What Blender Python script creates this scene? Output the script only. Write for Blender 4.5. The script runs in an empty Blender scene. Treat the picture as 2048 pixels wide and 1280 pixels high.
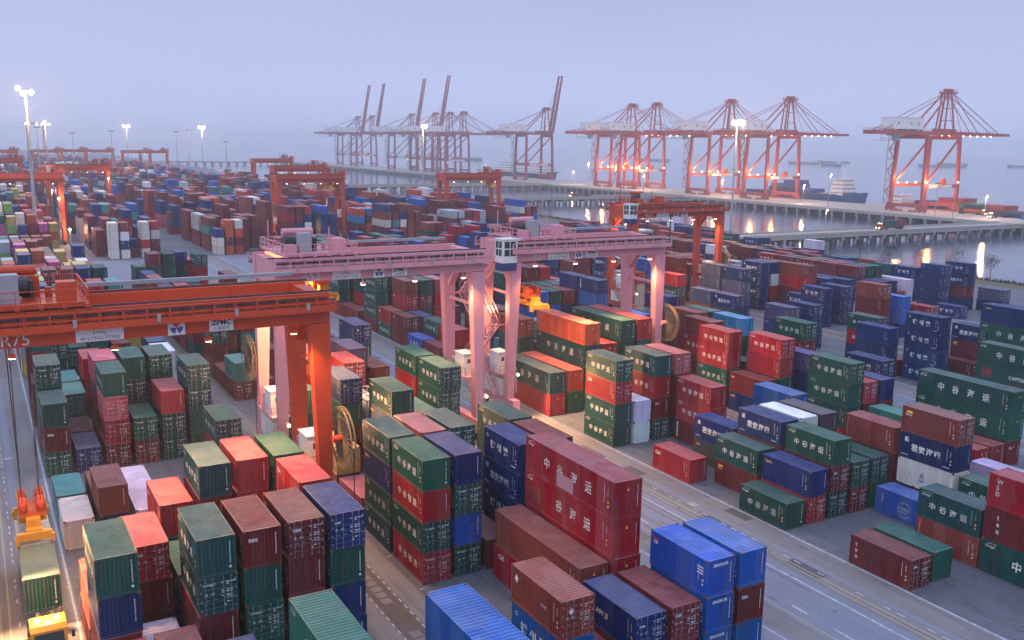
import bpy, bmesh, math, random
from mathutils import Vector, Matrix
rad = math.radians
SC = bpy.context.scene
COL = SC.collection
RN = random.Random(11)

# ------------------------------------------------------------------ camera
CF, CP, CR, CY, CH = 1855.073, 0.18836827, 0.01695270, 0.52750877, 34.955
_s, _c = math.sin(CY), math.cos(CY)
fwd = Vector((_s*math.cos(CP), _c*math.cos(CP), -math.sin(CP)))
rt = Vector((_c, -_s, 0)); upv = rt.cross(fwd)
rt2 = rt*math.cos(CR)+upv*math.sin(CR); up2 = upv*math.cos(CR)-rt*math.sin(CR)
cam = bpy.data.cameras.new('camera'); cam.sensor_width = 36; cam.lens = 36*CF/2048
cam.clip_start = 0.5; cam.clip_end = 60000
camo = bpy.data.objects.new('camera', cam); COL.objects.link(camo)
M = Matrix((rt2, up2, -fwd)).transposed().to_4x4(); M.translation = Vector((0, 0, CH))
camo.matrix_world = M
SC.camera = camo
# ------------------------------------------------------------------ world, sun, exposure
SUN_EL, SUN_AZ = 6.0, 250.0
W = bpy.data.worlds.new('World'); SC.world = W; W.use_nodes = True
nt = W.node_tree; nt.nodes.clear()
out = nt.nodes.new('ShaderNodeOutputWorld'); bg = nt.nodes.new('ShaderNodeBackground')
sky = nt.nodes.new('ShaderNodeTexSky'); sky.sky_type = 'NISHITA'; sky.sun_disc = False
sky.sun_elevation = rad(SUN_EL); sky.sun_rotation = rad(SUN_AZ); sky.air_density = 1.5; sky.dust_density = 2.0; sky.ozone_density = 2.0
tc = nt.nodes.new('ShaderNodeTexCoord'); sx = nt.nodes.new('ShaderNodeSeparateXYZ')
rp = nt.nodes.new('ShaderNodeValToRGB'); mx = nt.nodes.new('ShaderNodeMix'); mx.data_type = 'RGBA'
nt.links.new(tc.outputs['Generated'], sx.inputs[0]); nt.links.new(sx.outputs['Z'], rp.inputs[0])
e = rp.color_ramp.elements
e[0].position = 0.0; e[0].color = (6.4, 7.3, 11.2, 1)
e[1].position = 0.9; e[1].color = (11.0, 12.6, 18.0, 1)
k = e.new(0.16); k.color = (5.0, 5.6, 9.0, 1)
k = e.new(0.34); k.color = (9.0, 10.2, 15.0, 1)
mx.inputs[0].default_value = 0.88
nt.links.new(sky.outputs[0], mx.inputs[6]); nt.links.new(rp.outputs[0], mx.inputs[7])
cn = nt.nodes.new('ShaderNodeTexNoise'); cn.inputs['Scale'].default_value = 2.2; cn.inputs['Detail'].default_value = 5
mp = nt.nodes.new('ShaderNodeMapping'); mp.inputs['Scale'].default_value = (1, 1, 5); nt.links.new(tc.outputs['Generated'], mp.inputs[0]); nt.links.new(mp.outputs[0], cn.inputs[0])
cm = nt.nodes.new('ShaderNodeMapRange'); cm.inputs[1].default_value = 0.3; cm.inputs[2].default_value = 0.7; cm.inputs[3].default_value = 0.955; cm.inputs[4].default_value = 1.04; nt.links.new(cn.outputs[0], cm.inputs[0])
vm = nt.nodes.new('ShaderNodeVectorMath'); vm.operation = 'SCALE'; nt.links.new(mx.outputs[2], vm.inputs[0]); nt.links.new(cm.outputs[0], vm.inputs['Scale'])
nt.links.new(vm.outputs[0], bg.inputs[0]); bg.inputs[1].default_value = 0.097
nt.links.new(bg.outputs[0], out.inputs[0])
sl = bpy.data.lights.new('sun', 'SUN'); sl.energy = 0.5; sl.angle = rad(25); sl.color = (0.82, 0.90, 1.0)
so = bpy.data.objects.new('sun', sl); COL.objects.link(so)
so.rotation_euler = (rad(90-28), 0, rad(-62))
SC.view_settings.view_transform = 'Standard'; SC.view_settings.look = 'None'
SC.view_settings.exposure = 0.0; SC.view_settings.gamma = 1.0
SC.render.engine = 'CYCLES'
try:
    SC.cycles.max_bounces = 5; SC.cycles.diffuse_bounces = 2; SC.cycles.glossy_bounces = 2
    SC.cycles.volume_bounces = 3; SC.cycles.transparent_max_bounces = 6
    SC.cycles.sample_clamp_indirect = 4.0
except Exception: pass

# ------------------------------------------------------------------ helpers
class MB:
    """collects faces with material slots and builds ONE mesh object"""
    def __init__(s): s.v = []; s.f = []; s.m = []
    def poly(s, pts, m=0):
        b = len(s.v); s.v += [tuple(p) for p in pts]; s.f.append(tuple(range(b, b+len(pts)))); s.m.append(m); return s
    def box(s, x0, y0, z0, x1, y1, z1, m=0):
        b = len(s.v)
        s.v += [(x0,y0,z0),(x1,y0,z0),(x1,y1,z0),(x0,y1,z0),(x0,y0,z1),(x1,y0,z1),(x1,y1,z1),(x0,y1,z1)]
        for q in ((0,3,2,1),(4,5,6,7),(0,1,5,4),(1,2,6,5),(2,3,7,6),(3,0,4,7)):
            s.f.append(tuple(b+i for i in q)); s.m.append(m)
        return s
    def beam(s, p, q, w, h=None, w2=None, h2=None, m=0, up=(0,0,1)):
        p = Vector(p); q = Vector(q); h = w if h is None else h; w2 = w if w2 is None else w2; h2 = h if h2 is None else h2
        d = (q-p).normalized(); u = Vector(up)
        if abs(d.dot(u)) > 0.99: u = Vector((0,1,0))
        a = d.cross(u).normalized(); c = a.cross(d)
        b = len(s.v)
        for pt, ww, hh in ((p, w, h), (q, w2, h2)):
            for i, j in ((-1,-1),(1,-1),(1,1),(-1,1)): s.v.append(tuple(pt+a*(i*ww/2)+c*(j*hh/2)))
        for t in ((3,2,1,0),(4,5,6,7),(0,1,5,4),(1,2,6,5),(2,3,7,6),(3,0,4,7)):
            s.f.append(tuple(b+i for i in t)); s.m.append(m)
        return s
    def tube(s, p, q, r, r2=None, n=8, m=0, cap=True):
        p = Vector(p); q = Vector(q); r2 = r if r2 is None else r2
        d = (q-p).normalized(); u = Vector((0,0,1))
        if abs(d.z) > 0.99: u = Vector((0,1,0))
        a = d.cross(u).normalized(); c = a.cross(d); b = len(s.v)
        for pt, rr in ((p, r), (q, r2)):
            for i in range(n):
                t = 2*math.pi*i/n; s.v.append(tuple(pt+a*(rr*math.cos(t))+c*(rr*math.sin(t))))
        for i in range(n):
            j = (i+1) % n; s.f.append((b+i, b+j, b+n+j, b+n+i)); s.m.append(m)
        if cap:
            s.f.append(tuple(b+i for i in range(n-1, -1, -1))); s.m.append(m)
            s.f.append(tuple(b+n+i for i in range(n))); s.m.append(m)
        return s
    def path(s, pts, r, n=6, m=0):
        for a, b in zip(pts[:-1], pts[1:]): s.tube(a, b, r, n=n, m=m)
        return s
    def ball(s, c, r, n=8, m=0, sz=1.0):
        c = Vector(c); b = len(s.v); k = n//2
        for i in range(k+1):
            ph = math.pi*i/k
            for j in range(n):
                th = 2*math.pi*j/n
                s.v.append((c.x+r*math.sin(ph)*math.cos(th), c.y+r*math.sin(ph)*math.sin(th), c.z+r*sz*math.cos(ph)))
        for i in range(k):
            for j in range(n):
                s.f.append((b+i*n+j, b+(i+1)*n+j, b+(i+1)*n+(j+1) % n, b+i*n+(j+1) % n)); s.m.append(m)
        return s
    def rail(s, p, q, h=1.05, n=None, r=0.025, m=0):
        p = Vector(p); q = Vector(q); L = (q-p).length; n = n or max(1, round(L/1.6)); z = Vector((0,0,h))
        for i in range(n+1):
            a = p+(q-p)*(i/n); s.beam(a, a+z, r*2, m=m)
        s.beam(p+z, q+z, r*2, m=m); s.beam(p+z*0.55, q+z*0.55, r*1.5, m=m); return s
    def stair(s, p, q, w=0.8, m=0):
        """flight from p up to q (running in the direction of q-p) with handrails"""
        p = Vector(p); q = Vector(q); d = (q-p); hd = Vector((d.x, d.y, 0)).normalized(); sd = Vector((-hd.y, hd.x, 0))*(w/2)
        for sg in (-1, 1):
            s.beam(p+sd*sg, q+sd*sg, 0.06, 0.2, m=m); s.beam(p+sd*sg+Vector((0,0,1)), q+sd*sg+Vector((0,0,1)), 0.05, m=m)
            for i in range(5):
                a = p+d*(i/4)+sd*sg; s.beam(a, a+Vector((0,0,1)), 0.04, m=m)
        n = max(2, int(abs(d.z)/0.25))
        for i in range(n+1):
            a = p+d*(i/n); s.beam(a-sd, a+sd, 0.22, 0.03, m=m)
        return s
    def mesh(s, name, mats):
        me = bpy.data.meshes.new(name); me.from_pydata(s.v, [], s.f)
        for mm in (mats if isinstance(mats, (list, tuple)) else [mats]): me.materials.append(mm)
        if any(s.m): me.polygons.foreach_set('material_index', s.m)
        me.update(); return me
    def build(s, name, mats, parent=None, color=None, loc=None):
        o = bpy.data.objects.new(name, s.mesh(name, mats)); COL.objects.link(o)
        if parent is not None: o.parent = parent
        if color is not None: o.color = (*color, 1)
        if loc is not None: o.location = loc
        return o
def link(name, me, parent=None, color=None, loc=None):
    o = bpy.data.objects.new(name, me); COL.objects.link(o)
    if parent is not None: o.parent = parent
    if color is not None: o.color = (*color, 1)
    if loc is not None: o.location = loc
    return o
def tag(o, label=None, cat=None, group=None, kind=None):
    for k_, v_ in (('label', label), ('category', cat), ('group', group), ('kind', kind)):
        if v_: o[k_] = v_
    return o
def thing(name, label, cat, loc=(0,0,0), rz=0, group=None):
    o = bpy.data.objects.new(name, None); COL.objects.link(o); o.location = loc; o.rotation_euler = (0,0,rz); o.empty_display_size = 0.5
    return tag(o, label, cat, group)
def copy_tree(o, parent=None):
    c = o.copy(); COL.objects.link(c)
    if parent is not None: c.parent = parent
    for ch in list(o.children): copy_tree(ch, c)
    return c
def new_mat(name):
    m = bpy.data.materials.new(name); m.use_nodes = True; t = m.node_tree
    return m, t, t.nodes['Principled BSDF']
def N(t, ty, **kw):
    n = t.nodes.new(ty)
    for a, b in kw.items(): setattr(n, a, b)
    return n
def mixc(t, fac, a, b, blend='MIX'):
    n = N(t, 'ShaderNodeMix', data_type='RGBA', blend_type=blend)
    for s_, v_ in ((0, fac), (6, a), (7, b)):
        if hasattr(v_, 'links'): t.links.new(v_, n.inputs[s_])
        elif s_ == 0: n.inputs[0].default_value = v_
        else: n.inputs[s_].default_value = (*v_, 1)
    return n.outputs[2]
def noise(t, vec, scale, detail=4, rough=0.6):
    n = N(t, 'ShaderNodeTexNoise'); n.inputs['Scale'].default_value = scale; n.inputs['Detail'].default_value = detail; n.inputs['Roughness'].default_value = rough
    if vec is not None: t.links.new(vec, n.inputs['Vector'])
    return n.outputs['Fac']
def mapr(t, v, a, b, c=0.0, d=1.0):
    n = N(t, 'ShaderNodeMapRange'); t.links.new(v, n.inputs[0])
    for i, x in ((1, a), (2, b), (3, c), (4, d)): n.inputs[i].default_value = x
    return n.outputs[0]
def vmul(t, v, sc):
    n = N(t, 'ShaderNodeVectorMath', operation='MULTIPLY'); t.links.new(v, n.inputs[0]); n.inputs[1].default_value = sc; return n.outputs[0]
def math2(t, op, a, b):
    n = N(t, 'ShaderNodeMath', operation=op)
    for i, x in ((0, a), (1, b)):
        if hasattr(x, 'links'): t.links.new(x, n.inputs[i])
        else: n.inputs[i].default_value = x
    return n.outputs[0]
def steel(name, col, rough=0.55, dirt=0.35, rust=(0.14,0.06,0.035), sc=0.35, spec=0.35):
    m, t, b = new_mat(name)
    pos = N(t, 'ShaderNodeNewGeometry').outputs['Position']
    f = mapr(t, noise(t, pos, sc, 6), 0.45, 0.75, 0, dirt)
    st = mapr(t, noise(t, vmul(t, pos, (1.6,1.6,0.25)), 1.0, 5), 0.55, 0.8, 0, dirt*1.3)
    c = mixc(t, f, col, tuple(min(1, x*0.55+0.04) for x in col)); c = mixc(t, st, c, rust)
    t.links.new(c, b.inputs['Base Color']); b.inputs['Roughness'].default_value = rough; b.inputs['Specular IOR Level'].default_value = spec
    return m
def plain(name, col, rough=0.6, emit=0, ecol=None, metal=0):
    m, t, b = new_mat(name); b.inputs['Base Color'].default_value = (*col, 1); b.inputs['Roughness'].default_value = rough; b.inputs['Metallic'].default_value = metal
    if emit:
        b.inputs['Emission Color'].default_value = (*(ecol or col), 1); b.inputs['Emission Strength'].default_value = emit
    return m

def patchy(t, base, p):
    """repainted and bleached panels: blocky cells of slightly different paint"""
    v = N(t, 'ShaderNodeTexVoronoi', distance='CHEBYCHEV', feature='F1'); v.inputs['Scale'].default_value = 1.0; v.inputs['Randomness'].default_value = 1.0; t.links.new(vmul(t, p, (0.8, 0.8, 0.12)), v.inputs['Vector'])
    s3 = N(t, 'ShaderNodeSeparateColor'); t.links.new(v.outputs['Color'], s3.inputs[0])
    h = N(t, 'ShaderNodeHueSaturation'); t.links.new(base, h.inputs['Color']); t.links.new(mapr(t, s3.outputs[0], 0, 1, 0.86, 1.16), h.inputs['Value']); t.links.new(mapr(t, s3.outputs[1], 0, 1, 0.88, 1.05), h.inputs['Saturation'])
    return h.outputs[0]
def paint_mat(name, attr):
    """weathered container paint: colour from the object (or from a face attribute), rust, faded dusty roofs with skylight painted in"""
    m, t, b = new_mat(name)
    geo = N(t, 'ShaderNodeNewGeometry'); pos = geo.outputs['Position']
    if attr:
        a = N(t, 'ShaderNodeAttribute', attribute_name='Col'); base = a.outputs['Color']; p = pos
    else:
        oi = N(t, 'ShaderNodeObjectInfo'); base = oi.outputs['Color']; p = pos; base = patchy(t, base, p)
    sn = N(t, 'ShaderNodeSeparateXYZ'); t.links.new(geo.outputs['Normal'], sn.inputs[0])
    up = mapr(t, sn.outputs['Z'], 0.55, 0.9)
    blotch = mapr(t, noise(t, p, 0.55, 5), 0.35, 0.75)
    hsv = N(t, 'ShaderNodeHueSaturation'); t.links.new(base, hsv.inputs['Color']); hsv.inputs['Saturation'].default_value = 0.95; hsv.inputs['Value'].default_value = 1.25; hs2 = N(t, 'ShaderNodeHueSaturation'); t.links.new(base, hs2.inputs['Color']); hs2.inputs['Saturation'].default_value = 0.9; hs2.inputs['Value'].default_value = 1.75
    c = mixc(t, math2(t, 'MULTIPLY', blotch, 0.4), base, hsv.outputs[0])
    streak = mapr(t, noise(t, vmul(t, p, (3.2,3.2,0.35)), 1.0, 5, 0.65), 0.57, 0.74, 0, 0.75)
    c = mixc(t, streak, c, (0.10,0.055,0.04))
    spots = mapr(t, noise(t, p, 5.0, 3, 0.7), 0.64, 0.73, 0, 0.7)
    c = mixc(t, spots, c, (0.13,0.06,0.035))
    # roofs: bleached paint, dust film and water marks, plus sky brightness painted into colour
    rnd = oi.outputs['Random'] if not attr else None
    dust_skylit = mixc(t, math2(t, 'POWER', mapr(t, rnd, 0, 1, 0.15, 0.62), 2.0) if rnd else 0.1, hs2.outputs[0], (0.29,0.285,0.285))
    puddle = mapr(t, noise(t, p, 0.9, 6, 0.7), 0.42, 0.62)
    dust_skylit = mixc(t, math2(t, 'MULTIPLY', puddle, 0.12), dust_skylit, (0.42,0.41,0.40))
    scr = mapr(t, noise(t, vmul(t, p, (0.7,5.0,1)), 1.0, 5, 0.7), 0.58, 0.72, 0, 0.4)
    dust_skylit = mixc(t, scr, dust_skylit, (0.10,0.075,0.065))
    c = mixc(t, math2(t, 'MULTIPLY', up, 0.85), c, dust_skylit)
    t.links.new(c, b.inputs['Base Color'])
    b.inputs['Roughness'].default_value = 0.5; b.inputs['Specular IOR Level'].default_value = 0.22
    r = mapr(t, blotch, 0, 1, 0.38, 0.62); t.links.new(r, b.inputs['Roughness'])
    if attr:
        sp = N(t, 'ShaderNodeSeparateXYZ'); t.links.new(pos, sp.inputs[0])
        ax = math2(t, 'ABSOLUTE', sn.outputs['Y'], 0)
        q = N(t, 'ShaderNodeMix'); t.links.new(math2(t, 'GREATER_THAN', ax, 0.5), q.inputs[0]); t.links.new(sp.outputs['Y'], q.inputs[2]); t.links.new(sp.outputs['X'], q.inputs[3])
        h = math2(t, 'SINE', math2(t, 'MULTIPLY', q.outputs[0], 22.6), 0)
        bp = N(t, 'ShaderNodeBump'); bp.inputs['Strength'].default_value = 0.9; bp.inputs['Distance'].default_value = 0.03
        t.links.new(h, bp.inputs['Height']); t.links.new(bp.outputs[0], b.inputs['Normal'])
    return m
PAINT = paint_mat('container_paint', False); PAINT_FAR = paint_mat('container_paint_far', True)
MAT = dict(
    white=steel('white_paint', (0.72,0.72,0.70), 0.5, 0.25), mark=plain('lettering_white', (0.74,0.75,0.74), 0.6), yel=plain('lettering_yellow', (0.75,0.45,0.04), 0.6),
    blue=plain('lettering_blue', (0.05,0.08,0.30), 0.6), red=plain('lettering_red', (0.55,0.05,0.03), 0.6), black=plain('lettering_black', (0.02,0.02,0.02), 0.6),
    rod=plain('galvanised_rod', (0.30,0.31,0.32), 0.4, metal=0.6), dark=steel('dark_steel', (0.045,0.045,0.05), 0.5, 0.3), rust=steel('rusty_steel', (0.16,0.07,0.04), 0.75, 0.5),
    grey=steel('grey_steel', (0.32,0.33,0.35), 0.5, 0.3), glass=plain('dark_glass', (0.02,0.045,0.05), 0.08), yellow=steel('yellow_paint', (0.62,0.30,0.025), 0.5, 0.35),
    orange=steel('orange_paint', (0.62,0.13,0.02), 0.5, 0.35), rubber=plain('rubber', (0.02,0.02,0.02), 0.85), reel=steel('reel_yellow', (0.22,0.155,0.075), 0.6, 0.25),
    lamp=plain('sodium_lamp', (1,0.7,0.4), 0.4, 60, (1,0.60,0.26)), lampw=plain('mast_lamp', (1,0.85,0.6), 0.4, 4.5, (1,0.66,0.32)), lamps=plain('small_lamp', (1,0.8,0.6), 0.4, 25, (1,0.72,0.42)),
    red_crane=steel('crane_red', (0.55,0.062,0.016), 0.45, 0.22, (0.10,0.03,0.02), 0.5), pink_crane=steel('crane_faded_pink', (0.66,0.29,0.33), 0.6, 0.22, (0.34,0.12,0.10), 0.5),
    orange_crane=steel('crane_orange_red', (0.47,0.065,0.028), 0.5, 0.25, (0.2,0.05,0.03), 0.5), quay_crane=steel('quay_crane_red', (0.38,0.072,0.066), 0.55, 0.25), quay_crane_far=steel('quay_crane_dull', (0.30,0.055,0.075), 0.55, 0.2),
    concrete=steel('concrete', (0.30,0.29,0.28), 0.85, 0.4, (0.16,0.14,0.12), 0.2, 0.2))
_tm = {}
def text_mesh(s, size, bold=0.012, shear=0.0, spacing=1.0):
    """flat mesh of a word: list of verts (x,y), faces, width"""
    key = (s, size, bold, shear, spacing)
    if key not in _tm:
        c = bpy.data.curves.new('t', 'FONT'); c.body = s; c.size = size; c.offset = bold*size; c.shear = shear; c.space_character = spacing; c.resolution_u = 2
        o = bpy.data.objects.new('t', c); COL.objects.link(o)
        dg = bpy.context.evaluated_depsgraph_get(); me = bpy.data.meshes.new_from_object(o.evaluated_get(dg))
        v = [(p.co.x, p.co.y) for p in me.vertices]; f = [tuple(q.vertices) for q in me.polygons]
        if v:
            x0 = min(a for a, _ in v); v = [(a-x0, b) for a, b in v]
        wd = max([a for a, _ in v] or [0])
        bpy.data.objects.remove(o); bpy.data.curves.remove(c); bpy.data.meshes.remove(me)
        _tm[key] = (v, f, wd)
    return _tm[key]
def put_text(mb, s, size, org, ux, uy, m=0, bold=0.012, shear=0.0, spacing=1.0, center=False, vertical=False):
    if vertical:
        for i, ch in enumerate(s): put_text(mb, ch, size, Vector(org)-Vector(uy)*(i*size*0.95), ux, uy, m, bold)
        return
    v, f, w = text_mesh(s, size, bold, shear, spacing); org = Vector(org); ux = Vector(ux); uy = Vector(uy)
    if center: org = org-ux*(w/2)
    b = len(mb.v); mb.v += [tuple(org+ux*a+uy*c) for a, c in v]
    for q in f: mb.f.append(tuple(b+i for i in q)); mb.m.append(m)

# ------------------------------------------------------------------ containers
CW, CHT = 2.438, 2.591
def zig(a, b, pitch):
    """corrugation profile between a and b: list of (t, depth 0..1)"""
    n = max(3, round((b-a)/pitch)); p = (b-a)/n; o = []
    for i in range(n):
        t = a+i*p; o += [(t, 0), (t+p*0.27, 0), (t+p*0.5, 1), (t+p*0.77, 1)]
    return o+[(b, 0)]
def walls_mesh(L, front):
    mb = MB(); h = CW/2; y0, y1 = -L/2, L/2
    prof = zig(y0+0.12, y1-0.12, 0.278)
    for sg in (-1, 1):
        for (a, da), (b, db) in zip(prof[:-1], prof[1:]):
            xa = sg*(h-0.018-0.052*da); xb = sg*(h-0.018-0.052*db)
            q = [(xa, a, 0.14), (xb, b, 0.14), (xb, b, 2.50), (xa, a, 2.50)]
            mb.poly(q if sg > 0 else q[::-1])
    rp_ = zig(y0+0.1, y1-0.1, 0.30)
    for (a, da), (b, db) in zip(rp_[:-1], rp_[1:]):
        za = 2.580-0.05*da; zb = 2.580-0.05*db
        mb.poly([(-h+0.04, a, za), (h-0.04, a, za), (h-0.04, b, zb), (-h+0.04, b, zb)])
    if front:
        pr = zig(-h+0.1, h-0.1, 0.25)
        for (a, da), (b, db) in zip(pr[:-1], pr[1:]):
            mb.poly([(a, y0+0.018+0.06*da, 0.14), (b, y0+0.018+0.06*db, 0.14), (b, y0+0.018+0.06*db, 2.5), (a, y0+0.018+0.06*da, 2.5)])
    mb.poly([(h-0.05, y1-0.03, 0.1), (-h+0.05, y1-0.03, 0.1), (-h+0.05, y1-0.03, 2.5), (h-0.05, y1-0.03, 2.5)])
    mb.poly([(-h+0.02, y1-0.02, 0.15), (h-0.02, y1-0.02, 0.15), (h-0.02, y0+0.1, 0.15), (-h+0.02, y0+0.1, 0.15)])
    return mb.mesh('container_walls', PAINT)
def frame_mesh(L):
    mb = MB(); h = CW/2; y0, y1 = -L/2, L/2
    for sx_ in (-1, 1):
        for ye, sy in ((y0, 1), (y1, -1)):
            xa, xb = sorted((sx_*(h-0.006), sx_*(h-0.13))); ya, yb = sorted((ye+sy*0.006, ye+sy*0.13))
            mb.box(xa, ya, 0.118, xb, yb, 2.473)
            xa, xb = sorted((sx_*h, sx_*(h-0.165))); ya, yb = sorted((ye, ye+sy*0.18))
            mb.box(xa, ya, 0, xb, yb, 0.118, 1); mb.box(xa, ya, 2.473, xb, yb, CHT, 1)
        xa, xb = sorted((sx_*(h-0.008), sx_*(h-0.07)))
        mb.box(xa, y0+0.18, 2.495, xb, y1-0.18, 2.582); mb.box(xa, y0+0.18, 0.02, xb, y1-0.18, 0.142)
        if L < 8:
            for yy in (-1.05, 1.05): mb.box(*sorted((sx_*(h-0.004), sx_*(h-0.02)))[:1], yy-0.18, 0.035, sorted((sx_*(h-0.004), sx_*(h-0.02)))[1], yy+0.18, 0.125, 2)
    for ye, sy in ((y0, 1), (y1, -1)):
        ya, yb = sorted((ye+sy*0.01, ye+sy*0.1))
        mb.box(-h+0.165, ya, 2.49, h-0.165, yb, 2.584); mb.box(-h+0.165, ya, 0.015, h-0.165, yb, 0.143)
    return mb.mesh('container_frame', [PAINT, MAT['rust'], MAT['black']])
def door_mesh(L, sg):
    mb = MB(); y = -L/2+0.03; x0, x1 = (-CW/2+0.135, -0.012) if sg < 0 else (0.012, CW/2-0.135)
    zs = [0.15]
    for zc in (0.55, 0.98, 1.41, 1.84, 2.24): zs += [zc-0.13, zc-0.07, zc+0.07, zc+0.13]
    zs.append(2.485)
    dep = [0]+[0, 0.035, 0.035, 0]*5+[0]
    for (za, da), (zb, db) in zip(list(zip(zs, dep))[:-1], list(zip(zs, dep))[1:]):
        mb.poly([(x0, y+da, za), (x1, y+da, za), (x1, y+db, zb), (x0, y+db, zb)])
    xo = x0 if sg < 0 else x1
    for zc in (0.4, 1.0, 1.6, 2.2): mb.box(xo-0.05, y-0.03, zc-0.07, xo+0.05, y+0.01, zc+0.07, 1)
    mb.box(-0.011 if sg < 0 else 0.001, y-0.004, 0.15, -0.001 if sg < 0 else 0.011, y+0.03, 2.485, 2)
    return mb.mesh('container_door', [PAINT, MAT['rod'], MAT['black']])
def rod_mesh(L, x):
    mb = MB(); y = -L/2-0.012
    mb.tube((x, y, 0.08), (x, y, 2.54), 0.019, n=6)
    for z in (0.12, 0.75, 1.5, 2.48): mb.box(x-0.05, y-0.015, z-0.035, x+0.05, y+0.045, z+0.035)
    mb.box(x-0.02, y-0.03, 1.02, x+0.26*(1 if x < 0 else -1) if False else x+0.24, y-0.012, 1.07)
    return mb.mesh('container_lock_rod', MAT['rod'])
CMESH = {}
for _k, _L in ((20, 6.058), (40, 12.192)):
    CMESH[_k, 'front'] = walls_mesh(_L, True); CMESH[_k, 'doorwall'] = walls_mesh(_L, False); CMESH[_k, 'frame'] = frame_mesh(_L)
    for sg in (-1, 1): CMESH[_k, 'door', sg] = door_mesh(_L, sg)
    for x in (-0.82, -0.34, 0.32, 0.80): CMESH[_k, 'rod', x] = rod_mesh(_L, x)
def worn(m):
    t = m.node_tree; b = t.nodes['Principled BSDF']; o = t.nodes['Material Output']; pos = N(t, 'ShaderNodeNewGeometry').outputs['Position']
    tr = N(t, 'ShaderNodeBsdfTransparent'); ms = N(t, 'ShaderNodeMixShader'); f = math2(t, 'MAXIMUM', mapr(t, noise(t, pos, 4.0, 5, 0.75), 0.52, 0.66, 0, 0.85), mapr(t, noise(t, pos, 0.23, 2), 0.5, 0.75, 0.08, 0.6))
    t.links.new(f, ms.inputs[0]); t.links.new(b.outputs[0], ms.inputs[1]); t.links.new(tr.outputs[0], ms.inputs[2]); t.links.new(ms.outputs[0], o.inputs[0])
worn(MAT['mark'])
MARKM = [MAT['mark'], MAT['yel'], MAT['blue'], MAT['red'], MAT['black'], plain('faded_patch', (0.36,0.20,0.26), 0.7), plain('primer_patch', (0.20,0.035,0.03), 0.7)]
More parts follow.
